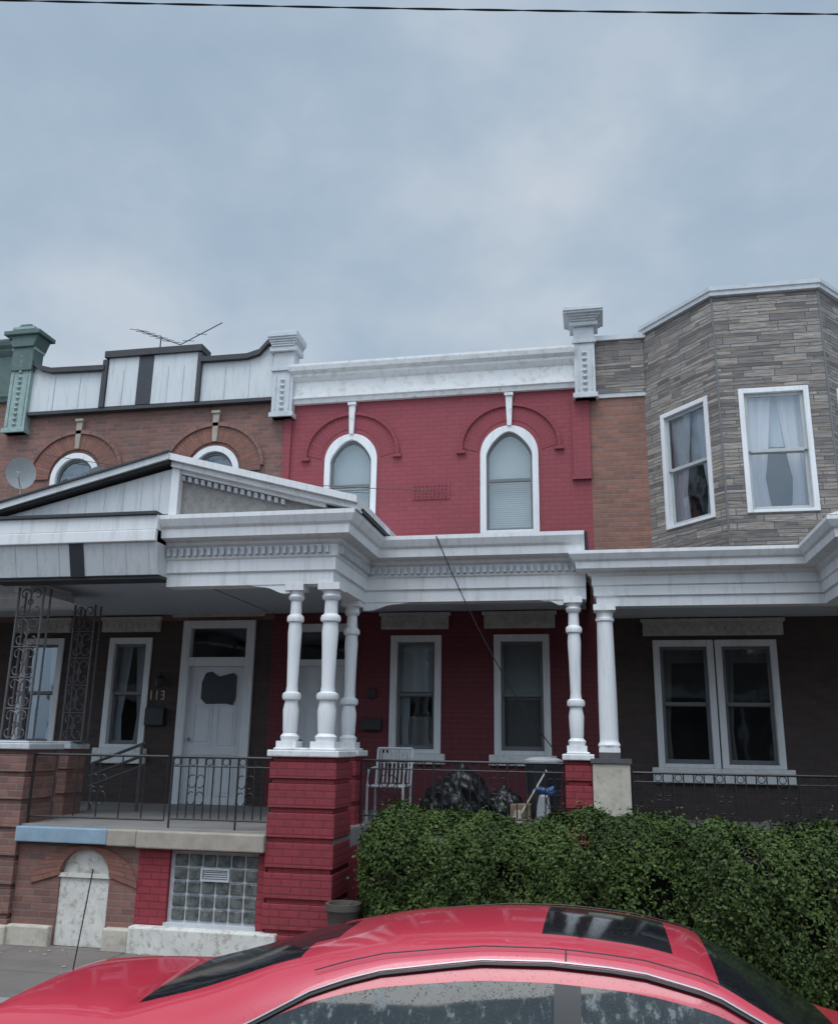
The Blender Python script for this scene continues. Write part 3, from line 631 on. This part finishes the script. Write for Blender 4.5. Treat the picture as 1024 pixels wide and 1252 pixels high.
def ironpost(cx,cy,z0,z1,w=.30):
    e=P()
    for a in(-w/2,w/2):
        e.tube([(cx+a,cy,z0),(cx+a,cy,z1)],.016,6)
    for a in(-w/2,w/2): e.tube([(cx+a,cy+.14,z0),(cx+a,cy+.14,z1)],.014,6)
    n=5;h=(z1-z0)/n
    for i in range(n):
        zc=z0+(i+.5)*h;e.tube([(cx-w/2,cy,z0+i*h),(cx+w/2,cy,z0+i*h)],.010,4)
        for s_ in(1,-1):
            for q in(1,-1):
                pts=[]
                for k in range(15):
                    t=k/14;ang=t*1.6*PI;rr=w*.24*(1-.75*t);pts.append((cx+s_*(w*.25-rr*math.cos(ang)*1.0),cy,zc+q*(h*.24+rr*math.sin(ang)*1.1-.0)))
                e.tube([(cx+s_*.01,cy,zc)]+pts,.009,4)
        e.tube([(cx+.035*math.cos(t),cy,zc+.035*math.sin(t)) for t in [k*PI/5 for k in range(11)]],.009,4)
    e.box(cx-w/2-.03,cx+w/2+.03,cy-.03,cy+.17,z0-.012,z0+.01)
    return e.obj("iron_porch_post",IRONL)
ironpost(-6.82,-3.55,2.03,3.86,.34);ironpost(-6.80,-2.38,2.03,3.82,.30);
# ---------------------------------------------------------------- small objects
def dish(x,y,z,r,yaw):
    e=P();V=[];F=[];n=20;m=6
    for j in range(m+1):
        rr=r*j/m
        for k in range(n): a=2*PI*k/n;V.append((rr*math.cos(a),.28*rr*rr/r,rr*1.12*math.sin(a)))
    for j in range(m):
        for k in range(n): F.append((j*n+k,j*n+(k+1)%n,(j+1)*n+(k+1)%n,(j+1)*n+k))
    V=[(a,-b,c) for a,b,c in V]
    e.add(V,F);e.tube([(0,0,-r),(0,-.16,-r*.7),(0,-.34,-.02)],.012,6);e.box(-.03,.03,-.4,-.32,-.04,.04);e.tube([(0,.02,0),(0,.12,-.1),(0,.12,-.6)],.02,8)
    o=e.obj("satellite_dish",SASH,smooth=True);o.location=(x,y,z);o.rotation_euler=(.35,0,yaw);return o
dish(-9.5,-.45,6.42,.24,.5);dish(-7.65,-1.0,6.02,.22,.2)
e=P();e.tube([(-7.75,.6,7.8),(-7.75,.6,9.32)],.014)
e.tube([(-8.25,.6,9.5),(-7.35,.6,9.12)],.01);e.tube([(-7.35,.6,9.12),(-6.55,.6,9.5)],.01)
for t in (.05,.2,.35,.5,.65,.8): 
    x=-8.25+.9*t;z=9.5-.38*t;e.tube([(x-.02,.3,z-.12),(x+.02,.9,z+.12)],.006,4)
for t in (.2,.5): 
    x=-7.35+.8*t;z=9.12+.38*t;e.tube([(x-.01,.4,z-.1),(x+.01,.8,z+.08)],.006,4)
e.obj("tv_antenna",IRONL)
def cable(name,a,b,sag,r,n=24,mat=IRON):
    e=P();a=Vector(a);b=Vector(b)
    e.tube([a+(b-a)*(i/n)+Vector((0,0,-sag*4*(i/n)*(1-i/n))) for i in range(n+1)],r,6);return e.obj(name,mat)
def twisted(name,a,b,sag,r):
    e=P();a=Vector(a);b=Vector(b);n=700
    for ph in (0,PI):
        e.tube([a+(b-a)*(i/n)+Vector((0,r*.7*math.cos(i*.31+ph),-sag*4*(i/n)*(1-i/n)+r*.7*math.sin(i*.31+ph))) for i in range(n+1)],r,4)
    return e.obj(name,IRON)
twisted("utility_wire",(-22.3,-10.26,9.76),(19.2,-1.76,9.76),.5,.008)
cable("drop_cable",(-1.95,-2.52,4.6),(-.55,-2.0,2.0),.22,.007)
cable("drop_cable",(-9.6,-.1,6.9),(-2.3,-.1,5.9),.12,.006)
ch=empty("patio_chair");e=P()
x0,x1,y0,y1=-2.90,-2.44,-1.95,-1.5;f0=FL
for x in(x0,x1):
    e.tube([(x,y0,f0),(x,y0,f0+.42),(x,y0+.05,f0+.62),(x,y1-.02,f0+.64)],.016);e.tube([(x,y1,f0),(x,y1,f0+.42),(x,y1+.1,f0+.88)],.016);e.tube([(x,y0,f0+.42),(x,y1,f0+.42)],.014)
e.tube([(x0,y1+.1,f0+.88),(x1,y1+.1,f0+.88)],.018);e.tube([(x0,y0,f0+.42),(x1,y0,f0+.42)],.016);e.tube([(x0,y1,f0+.42),(x1,y1,f0+.42)],.014)
e.obj("frame",GREYW,ch);e=P()
for i in range(8):
    x=x0+.04+i*(x1-x0-.08)/7;e.tube([(x,y1,f0+.45),(x,y1+.05,f0+.65),(x,y1+.1,f0+.87)],.013,5)
e.box(x0+.02,x1-.02,y0,y1,f0+.415,f0+.435)
e.obj("slats",SASH,ch)
m,nt,b=newmat("black_plastic");b.inputs["Base Color"].default_value=(.012,.012,.014,1);b.inputs["Roughness"].default_value=.2;bump(nt,b,noise(nt,9,5,.7),.6,.04);BAG=m
def bag(x,y,z,r,h):
    bm=bmesh.new();bmesh.ops.create_icosphere(bm,subdivisions=5,radius=1)
    for v in bm.verts:
        p=v.co.copy();f=1+.10*math.sin(p.x*5+x*9)*math.cos(p.z*6)+.06*math.sin(11*p.y+7*p.z+3*p.x)+.035*math.sin(19*p.x+13*p.z+x)
        ns=.05*math.sin(24*math.atan2(p.y,p.x))*max(0,p.z)
        v.co=Vector((p.x*r*(f+ns),p.y*r*(f+ns),(p.z*h if p.z>-.6 else -.6*h)*(1+.1*f)+ (0.2*h*max(0,p.z-.9)*10)))
        if p.z>.93: v.co.x*=.6;v.co.y*=.6
    me=bpy.data.meshes.new("trash_bag");bm.to_mesh(me);bm.free();me.materials.append(BAG);me.polygons.foreach_set("use_smooth",[True]*len(me.polygons))
    o=bpy.data.objects.new("trash_bag",me);COL.objects.link(o);o.location=(x,y,z+.66*h)
bag(-1.72,-1.75,FL,.34,.37);bag(-1.20,-1.75,FL,.23,.24);bag(-2.06,-1.35,FL,.25,.26)
tc=empty("trash_can");e=P();e.lathe(-.72,-1.6,[(FL,.17),(FL+.1,.18),(FL+.68,.22),(FL+.70,.235),(FL+.74,.235),(FL+.74,.2)],20);e.obj("bin",simple("grey_bin",(.04,.045,.055),.5,.2,8),tc,smooth=True)
e=P();e.lathe(-.72,-1.6,[(FL+.75,.245),(FL+.77,.245),(FL+.80,.16),(FL+.81,.03)],20);e.obj("lid",GREYW,tc,smooth=True)
BLB=simple("blue_plastic",(.05,.13,.38),.4,.3,14,.3,(.45,.47,.5));WHB=simple("white_plastic",(.5,.52,.55),.4,.3,14,.4,(.2,.22,.25))
e=P();e.poly_y([(-.86,FL+.40),(-.78,FL+.47),(-.64,FL+.45),(-.58,FL+.49),(-.54,FL+.38),(-.62,FL+.36),(-.72,FL+.39)],-1.98,-1.88);e.obj("blue_bag",BLB,tc,bevel=.03)
e=P();e.poly_y([(-.76,FL+.38),(-.64,FL+.38),(-.62,FL+.10),(-.70,FL+.02),(-.82,FL+.06)],-1.97,-1.89);e.obj("white_bag",WHB,tc,bevel=.03)
cb=P();cb.box(-1.1,-.86,-2.06,-1.8,FL,FL+.26);o=cb.obj("cardboard_box",simple("cardboard",(.25,.18,.12),.8,.2,8),bevel=.01)
bm_=empty("broom");e=P();e.tube([(-1.0,-2.15,FL+.1),(-.66,-1.95,FL+.66)],.012);e.obj("handle",CREAM,bm_);e=P();e.poly_y([(-1.10,FL+.0),(-.94,FL+.0),(-.97,FL+.2),(-1.03,FL+.2)],-2.19,-2.12);e.obj("bristles",CREAM,bm_)
fp=P();fp.lathe(-2.60,-3.92,[(-.12,.10),(-.05,.13),(.0,.07),(.12,.09),(.3,.145),(.42,.165),(.44,.185),(.50,.185),(.50,.15),(.42,.13)],20);fp.obj("flower_pot",simple("dark_terracotta",(.085,.07,.06),.7,.3,9),smooth=True)
# ---------------------------------------------------------------- ground
def sheet(name,x0,x1,y0,y1,z,mat,th=None):
    e=P();
    if th: e.box(x0,x1,y0,y1,z-th,z)
    else: e.quad((x0,y0,z),(x1,y0,z),(x1,y1,z),(x0,y1,z))
    return e.obj(name,mat)
EARTH=simple("earth",(.10,.09,.07),.95,.4,1.5,bstr=.5,bscale=20)
sheet("ground",-400,400,-400,400,-.30,EARTH)
m,nt,b=newmat("asphalt");n1=noise(nt,220,3,.8);n2=noise(nt,.8,6,.7)
c=mix(nt,ramp(nt,n2,[(.35,(.6,)*3),(.65,(0,0,0))]),ramp(nt,n1,[(.3,(.035,.035,.036)),(.7,(.085,.083,.08))]),(.03,.03,.03));nt.links.new(c,b.inputs["Base Color"]);b.inputs["Roughness"].default_value=.55;bump(nt,b,n1,.5,.006);ASP=m
sheet("road",-60,60,-10.0,-5.75,-.27,ASP)
m,nt,b=newmat("sidewalk_concrete");g=N(nt,"ShaderNodeNewGeometry")
t=N(nt,"ShaderNodeTexBrick");t.offset=0;t.inputs["Scale"].default_value=1;t.inputs["Brick Width"].default_value=1.25;t.inputs["Row Height"].default_value=.95;t.inputs["Mortar Size"].default_value=.008
t.inputs["Color1"].default_value=(.22,.185,.16,1);t.inputs["Color2"].default_value=(.17,.145,.128,1);t.inputs["Mortar"].default_value=(.06,.055,.05,1);nt.links.new(g.outputs["Position"],t.inputs["Vector"])
c=mix(nt,ramp(nt,noise(nt,1.7,7,.7),[(.4,(0,0,0)),(.7,(.7,)*3)]),t.outputs["Color"],(.10,.088,.078));c=mix(nt,ramp(nt,noise(nt,90,3,.8),[(.35,(.5,)*3),(.6,(0,0,0))]),c,(.08,.07,.065))
nt.links.new(c,b.inputs["Base Color"]);b.inputs["Roughness"].default_value=.85;bump(nt,b,noise(nt,70,4,.7),.35,.006);SW=m
sheet("sidewalk",-60,60,-5.6,-3.3,-.12,SW,.18);sheet("sidewalk",-60,60,-14.5,-10.15,-.12,SW,.18)
sheet("kerb",-60,60,-5.75,-5.603,-.115,CONC,.2);sheet("kerb",-60,60,-10.147,-10.0,-.115,CONC,.2)
LT=P();rl=np.random.default_rng(11)
for i in range(70):
    x=rl.uniform(-7.5,-2.5);y=-3.82-abs(rl.normal(0,.35));a=rl.uniform(0,6.3);s_=rl.uniform(.01,.035)
    LT.add([(x+s_*math.cos(a),y+s_*math.sin(a),-.112),(x+s_*math.cos(a+1.8),y+s_*math.sin(a+1.8),-.105),(x+s_*math.cos(a+3.4),y+s_*math.sin(a+3.4),-.114)],[(0,1,2)])
LT.obj("litter_and_leaves",BEIGE)
O=empty("terraced_houses");w=P()
for i in range(8):
    x=-24+i*6;w.box(x,x+5.98,-34,-25,-.12,7.8+.5*math.sin(i*2.1))
w.obj("walls",OPP,O)
w=P()
for i in range(8):
    x=-24+i*6
    for a in (1,3.7):
        for z in (2,5.3): w.box(x+a,x+a+1,-25.03,-24.97,z,z+1.7)
w.obj("windows",INT,O);w=P()
for i in range(8):
    x=-24+i*6;w.box(x+.1,x+5.9,-24.95,-22.8,3.9,4.3)
    for a in(.4,5.4): w.box(x+a-.1,x+a+.1,-23.1,-22.9,1,3.9)
w.obj("porches",OPW,O)
# ---------------------------------------------------------------- hedge
def leafmat(name,a,b_):
    m,nt,b=newmat(name);g=N(nt,"ShaderNodeNewGeometry")
    c=ramp(nt,g.outputs["Random Per Island"],[(0,a),(.6,tuple((x+y)/2 for x,y in zip(a,b_))),(1,b_)])
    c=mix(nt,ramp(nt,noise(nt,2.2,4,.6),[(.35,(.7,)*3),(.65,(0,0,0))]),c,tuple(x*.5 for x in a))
    nt.links.new(c,b.inputs["Base Color"]);b.inputs["Roughness"].default_value=.6
    b.inputs["Specular IOR Level"].default_value=.15
    return m
LEAF=leafmat("privet_leaf",(.036,.060,.017),(.105,.150,.038));STEM=simple("stems",(.07,.05,.035),.9,.3,20)
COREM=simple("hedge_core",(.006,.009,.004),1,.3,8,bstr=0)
def fbm(x,y,z):
    return .6*np.sin(1.9*x+1.1*y+.7)+.45*np.sin(4.3*x-2.6*z+2*y)+.35*np.sin(8.7*x+6.3*z-4*y+1.3)+.2*np.sin(17*x-13*z+11*y)+.15*np.sin(31*x+23*z+17*y)
def hedge(name,x0,x1,y0,y1,z0,z1,n,seed=1,gap=None):
    r=np.random.default_rng(seed);par=empty(name)
    cx,cy,cz=(x0+x1)/2,(y0+y1)/2,(z0+z1)/2;hx,hy,hz=(x1-x0)/2,(y1-y0)/2,(z1-z0)/2
    areas=np.array([hx*hz*1.5,hx*hz*.35,hx*hy*1.7,hy*hz*.9,hy*hz*.6]);k=r.choice(5,n,p=areas/areas.sum())
    a=r.uniform(-1,1,n);b=r.uniform(-1,1,n);Pn=np.zeros((n,3));Nn=np.zeros((n,3))
    for f,(ax,sg,u,v) in enumerate(((1,-1,0,2),(1,1,0,2),(2,1,0,1),(0,-1,1,2),(0,1,1,2))):
        q=k==f;Pn[q,ax]=sg;Pn[q,u]=a[q];Pn[q,v]=b[q];Nn[q,ax]=sg
    H=np.array([hx,hy,hz])
    Q=Pn*H;rad=.42;inner=H-rad;C=np.clip(Q,-inner,inner);D=Q-C;ln=np.linalg.norm(D,axis=1,keepdims=True)+1e-9;Dn=D/ln
    W=C+Dn*rad+np.array([cx,cy,cz])
    dsp=.085*fbm(W[:,0]*1.5,W[:,1]*1.5,W[:,2]*1.5)+.02
    dep=-r.exponential(.065,n)+.035+ (r.random(n)<.04)*r.uniform(0,.13,n)
    W=W+Dn*(dsp+dep)[:,None]
    sp_=np.sin(5.1*W[:,0]+seed)*np.sin(6.3*W[:,2]+2*seed)+.5*np.sin(13*W[:,0]+9*W[:,2])
    keep=~((sp_>.9)&(r.random(n)<.75)&(W[:,1]<cy))
    if gap: 
        d=np.hypot((W[:,0]-gap[0])/gap[2],(W[:,2]-gap[1])/gap[3]);keep&=~((d<1)&(r.random(n)<.8)&(W[:,1]<cy))
    W=W[keep];Dn=Dn[keep];n=len(W)
    nn=Dn+r.normal(0,.6,(n,3));nn[:,2]+=.35;nn/=np.linalg.norm(nn,axis=1,keepdims=True)
    t=np.cross(nn,r.normal(0,1,(n,3)));t/=np.linalg.norm(t,axis=1,keepdims=True);bt=np.cross(nn,t)
    L_=r.uniform(.012,.026,n)[:,None];w_=L_*r.uniform(.45,.65,n)[:,None];cup=nn*L_*.2
    V=np.stack([W-t*L_,W-bt*w_+cup,W+t*L_,W+bt*w_+cup],1).reshape(-1,3)
    me=bpy.data.meshes.new(name);me.vertices.add(4*n);me.vertices.foreach_set("co",V.ravel());me.loops.add(4*n);me.loops.foreach_set("vertex_index",np.arange(4*n));me.polygons.add(n);me.polygons.foreach_set("loop_start",np.arange(n)*4);me.polygons.foreach_set("loop_total",np.full(n,4));me.update(calc_edges=True)
    me.materials.append(LEAF);o=bpy.data.objects.new("leaves",me);COL.objects.link(o);o.parent=par
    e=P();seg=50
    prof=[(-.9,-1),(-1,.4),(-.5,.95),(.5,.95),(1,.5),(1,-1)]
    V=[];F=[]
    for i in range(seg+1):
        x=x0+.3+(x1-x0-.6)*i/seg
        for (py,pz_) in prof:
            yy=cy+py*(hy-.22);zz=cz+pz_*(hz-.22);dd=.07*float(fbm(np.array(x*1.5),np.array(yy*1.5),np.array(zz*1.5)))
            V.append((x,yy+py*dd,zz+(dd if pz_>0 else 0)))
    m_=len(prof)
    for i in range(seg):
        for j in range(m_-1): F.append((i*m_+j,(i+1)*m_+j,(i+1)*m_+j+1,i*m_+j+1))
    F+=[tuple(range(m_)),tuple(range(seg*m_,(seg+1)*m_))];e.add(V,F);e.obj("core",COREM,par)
    s=P();
    for i in range(int((x1-x0)*14)):
        x=r.uniform(x0+.2,x1-.2);y=r.uniform(y0+.06,y0+.25);pts=[(x,y,z0)]
        for j in range(5): pts.append((pts[-1][0]+r.normal(0,.05),pts[-1][1]+r.normal(0,.03),z0+(j+1)*(z1-z0)*.17))
        s.tube(pts,.006,4)
    s.obj("stems",STEM,par)
    return par
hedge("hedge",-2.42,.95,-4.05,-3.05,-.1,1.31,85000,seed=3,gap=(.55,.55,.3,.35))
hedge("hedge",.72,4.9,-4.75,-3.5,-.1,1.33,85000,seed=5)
# ---------------------------------------------------------------- car
def drops(nt,b,sc,st,thr):
    g=N(nt,"ShaderNodeNewGeometry");v=N(nt,"ShaderNodeTexVoronoi");v.inputs["Scale"].default_value=sc;nt.links.new(g.outputs["Position"],v.inputs["Vector"])
    h=ramp(nt,v.outputs["Distance"],[(.0,(1,1,1)),(.3,(0,0,0))])
    sel=ramp(nt,noise(nt,30,2,.5),[(thr,(0,0,0)),(thr+.06,(1,1,1))]);mu=mix(nt,1.,h,sel,'MULTIPLY')
    bump(nt,b,mu,st,.003)
def carpaint():
    m,nt,b=newmat("red_car_paint");b.inputs["Base Color"].default_value=(.50,.022,.048,1);b.inputs["Roughness"].default_value=.36;b.inputs["Coat Weight"].default_value=.8;b.inputs["Coat Roughness"].default_value=.05
    drops(nt,b,95,.6,.46);return m
def carglass():
    m,nt,b=newmat("car_glass");b.inputs["IOR"].default_value=1.5
    mp=N(nt,"ShaderNodeMapping");mp.inputs["Scale"].default_value=(8,8,2.6);g=N(nt,"ShaderNodeNewGeometry");nt.links.new(g.outputs["Position"],mp.inputs["Vector"])
    n=noise(nt,1.6,8,.78,mp.outputs[0]);st=ramp(nt,n,[(.50,(.0,)*3),(.58,(.18,)*3),(.60,(.8,)*3)])
    c=mix(nt,st,(.012,.018,.020),(.10,.13,.135));nt.links.new(c,b.inputs["Base Color"])
    nt.links.new(ramp(nt,n,[(.54,(.04,)*3),(.6,(.25,)*3)]),b.inputs["Roughness"])
    drops(nt,b,120,.6,.47);return m
def darkglass():
    m,nt,b=newmat("car_dark_glass");b.inputs["IOR"].default_value=1.45;b.inputs["Base Color"].default_value=(.010,.011,.013,1);b.inputs["Roughness"].default_value=.08
    drops(nt,b,90,.9,.44);return m
CP,CG,CDG=carpaint(),carglass(),darkglass()
TRIM=simple("black_trim",(.012,.012,.013),.4,.2,9,bstr=0)
car=empty("parked_car")
Tx=[-2.68,-2.66,-2.56,-2.25,-1.85,-1.45,-1.1,-.6,-.1,.25,.6,.87,1.16,1.5,1.9,2.2,2.36,2.42]
Tz=[.62,.96,1.07,1.10,1.105,1.215,1.335,1.452,1.495,1.50,1.472,1.42,1.262,1.04,.95,.86,.74,.60]
Zx=[-2.7,-1.75,-1.50,-1.3,-1.1,-.85,-.6,-.1,.2,.55,.87,1.16,1.5,1.75,2.42];Zz=[.60,.975,.985,1.04,1.13,1.255,1.335,1.405,1.415,1.40,1.335,1.20,.985,.93,.60]
st=[-2.70,-2.68,-2.64,-2.55,-2.4,-2.2,-2.0,-1.86,-1.78,-1.62,-1.5,-1.4,-1.3,-1.2,-1.1,-.98,-.86,-.78,-.7,-.55,-.4,-.25,-.1,.05,.16,.20,.33,.45,.6,.74,.82,.9,1.0,1.1,1.2,1.3,1.4,1.5,1.6,1.75,1.9,2.05,2.2,2.3,2.37,2.41,2.43]
def sm(x,a,b): t=min(1,max(0,(x-a)/(b-a)));return t*t*(3-2*t)
sec=[]
for x in st:
    T=float(np.interp(x,Tx,Tz));z4=float(np.interp(x,Zx,Zz))
    xe=abs(x)*(.92 if x<0 else 1)
    taper=1-.15*sm(xe,1.7,2.46)-.05*sm(xe,.8,1.6)
    W=.91*taper;belt=.93-.012*x
    belt=min(belt,T-.03) if abs(x)>1.9 else min(belt,T-.05)
    z4=max(min(z4,T-.045),belt+.012)
    gh=max(0,min(1,(z4-belt)/.46))
    y4=(W-.045)*(1-gh)+ (.625)*gh
    y3=y4-.055-.02*(1-gh)
    z3=z4+(T-z4)*.52
    bot=.22 if xe<2.3 else .34
    low=min(.55,belt-.12)
    k2=.36 if x>-.8 else .40
    rows=[(0,T),(.20*y3/.55,T-.004),(k2*y3/.55,T-.016),(y3,z3),(y4,z4),(W-.03,belt),(W,belt-.07),(W+.005,low+.08),(W-.01,low-.1),(W-.06,bot)]
    sec.append((x,rows))
cb_=P();V=[];nr=len(sec[0][1])
for side in (-1,1):
    for x,rows in sec:
        for y,z in rows: V.append((x,side*y,z))
ns=len(sec)
for side in(0,1):
    o=side*ns*nr
    for i in range(ns-1):
        xm=(st[i]+st[i+1])/2
        for j in range(nr-1):
            mi=0
            if j==4 and -1.42<xm<1.45: mi=1
            if j==4 and (.20<=xm<=.33 or -1.3<xm<-1.2): mi=2
            if j==4 and xm<-1.3 and xm>-1.42: mi=3
            if j<3 and .9<xm<1.5: mi=3
            if j<2 and -1.78<xm<-.98: mi=3
            if j<1 and -.98<xm<-.86: mi=3
            if j==8: mi=2
            if j<2 and .16<xm<.74: mi=3
            cb_.mi=mi;cb_.add([V[o+i*nr+j],V[o+(i+1)*nr+j],V[o+(i+1)*nr+j+1],V[o+i*nr+j+1]],[(0,1,2,3)])
for i in (0,ns-1):
    cb_.mi=0;A=[V[i*nr+j] for j in range(nr)]+[V[ns*nr+i*nr+j] for j in range(nr-1,-1,-1)];cb_.add(A,[tuple(range(len(A)))])
cb_.obj("body",[CP,CG,TRIM,CDG],car,smooth=True,subsurf=2,weld=True)
tr=P()
for side in(-1,1):
    tr.tube([(x,side*(rows[4][0]+.003),rows[4][1]+.004) for x,rows in sec if -1.5<x<1.56],.006,6)
tr.obj("window_trim",SATIN,car,smooth=True)
tr=P()
for side in(-1,1):
    tr.tube([(x,side*(rows[4][0]+.008),rows[4][1]-.012) for x,rows in sec if -1.5<x<1.56],.010,6)
    tr.tube([(x,side*(rows[5][0]+.006),rows[5][1]+.004) for x,rows in sec if -1.45<x<1.5],.012,6)
    tr.tube([(x,side*(rows[3][0]-.0),rows[3][1]+.002) for x,rows in sec if -.9<x<1.0],.003,6)
    i0=[i for i,s_ in enumerate(st) if abs(s_-.27)<.08][0];rw=sec[i0][1]
    tr.tube([(.265,side*(rw[3][0]+.004),rw[3][1]),(.265,side*(rw[4][0]+.006),rw[4][1])],.003,5)
    tr.tube([(.265,side*(rw[j][0]+.004),rw[j][1]) for j in (5,6,7,8)],.003,5)
tr.obj("seals",TRIM,car,smooth=True)
wh=P()
for x in(-1.55,1.42):
    for sy in(-1,1):
        n=28;prof=[(-.1,.22),(-.1,.31),(-.07,.33),(.07,.33),(.1,.31),(.1,.22)]
        VV=[];FF=[]
        for (yy,r) in prof:
            for k in range(n): a=2*PI*k/n;VV.append((x+r*math.cos(a),sy*.82+yy,.33+r*math.sin(a)))
        for i in range(len(prof)-1):
            for k in range(n): FF.append((i*n+k,i*n+(k+1)%n,(i+1)*n+(k+1)%n,(i+1)*n+k))
        wh.add(VV,FF)
wh.obj("tyres",RUBBER,car,smooth=True)
wh=P()
for x in(-1.55,1.42):
    for sy in(-1,1):
        yy=sy*.925
        for k in range(5):
            a=2*PI*k/5;d=Vector((math.cos(a),0,math.sin(a)));t=Vector((-math.sin(a),0,math.cos(a)))*.035;c=Vector((x,yy,.33))
            wh.add([c-t,c+t,c+d*.22+t,c+d*.22-t],[(0,1,2,3)])
        pts=[(x+.22*math.cos(q),yy,.33+.22*math.sin(q)) for q in [i*PI/12 for i in range(25)]];wh.tube(pts,.015,5);pts=[(x+.06*math.cos(q),yy,.33+.06*math.sin(q)) for q in [i*PI/6 for i in range(13)]];wh.tube(pts,.02,5)
wh.obj("rims",CHROME,car)
mr=P()
for sy in (-1,1): mr.box(1.12,1.24,min(sy*.93,sy*1.10),max(sy*.93,sy*1.10),.90,1.02)
mr.obj("mirrors",CP,car,bevel=.04)
hd=P()
for sy in(-1,1):
    for x in(-.65,.52): hd.box(x,x+.2,min(sy*.905,sy*.935),max(sy*.905,sy*.935),.78,.81)
hd.obj("door_handles",CP,car,bevel=.01)
lg=P()
for sy in(-1,1): lg.box(2.2,2.36,min(sy*.5,sy*.74),max(sy*.5,sy*.74),.62,.76)
lg.obj("headlights",CHROME,car,bevel=.03);lg=P()
for sy in(-1,1): lg.box(-2.70,-2.5,min(sy*.48,sy*.76),max(sy*.48,sy*.76),.76,.94)
lg.obj("tail_lights",simple("tail_red",(.35,.01,.01),.2,.1,9,bstr=0),car,bevel=.03)
an=P();an.tube([(-2.50,.1,1.07),(-2.44,.1,1.60)],.004);an.obj("antenna",TRIM,car)
car.location=(-.45,-8.33,-.27)
# ---------------------------------------------------------------- light & sky
W=bpy.data.worlds.new("World");scene.world=W;W.use_nodes=True;nt=W.node_tree;nt.nodes.clear()
out=N(nt,"ShaderNodeOutputWorld");bg=N(nt,"ShaderNodeBackground");bg2=N(nt,"ShaderNodeBackground");mx=N(nt,"ShaderNodeMixShader")
sk=N(nt,"ShaderNodeTexSky",sky_type='NISHITA');sk.sun_disc=False;EL,RO=math.radians(62),math.radians(195);sk.sun_elevation=EL;sk.sun_rotation=RO
nt.links.new(sk.outputs[0],bg.inputs[0]);bg.inputs[1].default_value=.08
tc_=N(nt,"ShaderNodeTexCoord");mp=N(nt,"ShaderNodeMapping");mp.inputs["Scale"].default_value=(1,1,1.6);mp.inputs["Location"].default_value=(.35,.2,.1);nt.links.new(tc_.outputs["Generated"],mp.inputs["Vector"])
n1=noise(nt,1.9,5,.5,mp.outputs[0]);n1b=noise(nt,6.5,6,.55,mp.outputs[0])
av=N(nt,"ShaderNodeMath",operation='MULTIPLY_ADD');nt.links.new(n1b,av.inputs[0]);av.inputs[1].default_value=.30;nt.links.new(n1,av.inputs[2])
cc=ramp(nt,av.outputs[0],[(.48,(.345,.45,.57)),(.64,(.42,.525,.64)),(.82,(.60,.665,.74))])
sx=N(nt,"ShaderNodeSeparateXYZ");nt.links.new(tc_.outputs["Generated"],sx.inputs[0])
def mr_(src,a,b,c,d):
    n=N(nt,"ShaderNodeMapRange");n.inputs[1].default_value=a;n.inputs[2].default_value=b;n.inputs[3].default_value=c;n.inputs[4].default_value=d;n.interpolation_type='SMOOTHSTEP';nt.links.new(src,n.inputs[0]);return n.outputs[0]
k1=mr_(sx.outputs[2],.70,1.,1.,3.4);k2=mr_(sx.outputs[1],.25,-.8,1.,2.35)
ml=N(nt,"ShaderNodeMath",operation='MULTIPLY');nt.links.new(k1,ml.inputs[0]);nt.links.new(k2,ml.inputs[1])
nt.links.new(cc,bg2.inputs[0]);nt.links.new(ml.outputs[0],bg2.inputs[1])
mx.inputs[0].default_value=.92;nt.links.new(bg.outputs[0],mx.inputs[1]);nt.links.new(bg2.outputs[0],mx.inputs[2]);nt.links.new(mx.outputs[0],out.inputs[0])
sd=bpy.data.lights.new("sun","SUN");sd.energy=1.5;sd.angle=math.radians(35);sd.color=(1,.97,.93);so=bpy.data.objects.new("sun",sd);COL.objects.link(so)
dirv=Vector((math.sin(RO)*math.cos(EL),math.cos(RO)*math.cos(EL),math.sin(EL)));so.rotation_euler=dirv.to_track_quat('Z','Y').to_euler();so.location=(0,-20,25)
# ---------------------------------------------------------------- camera
th,ps,ro=.25776,.2010,.016
fh=Vector((-math.sin(ps),math.cos(ps),0));Rr=Vector((math.cos(ps),math.sin(ps),0));up=Vector((0,0,1))
Fw=math.cos(th)*fh+math.sin(th)*up;Uu=math.cos(th)*up-math.sin(th)*fh
R2=(math.cos(ro)*Rr+math.sin(ro)*Uu);U2=(math.cos(ro)*Uu-math.sin(ro)*Rr)
cd=bpy.data.cameras.new("camera");cd.sensor_fit='HORIZONTAL';cd.sensor_width=36;cd.lens=36*1080.8/1024;cd.clip_end=2000;cd.clip_start=.05
co=bpy.data.objects.new("camera",cd);COL.objects.link(co)
M=Matrix(((R2.x,U2.x,-Fw.x,0),(R2.y,U2.y,-Fw.y,-13.2),(R2.z,U2.z,-Fw.z,2.05),(0,0,0,1)));co.matrix_world=M
scene.camera=co
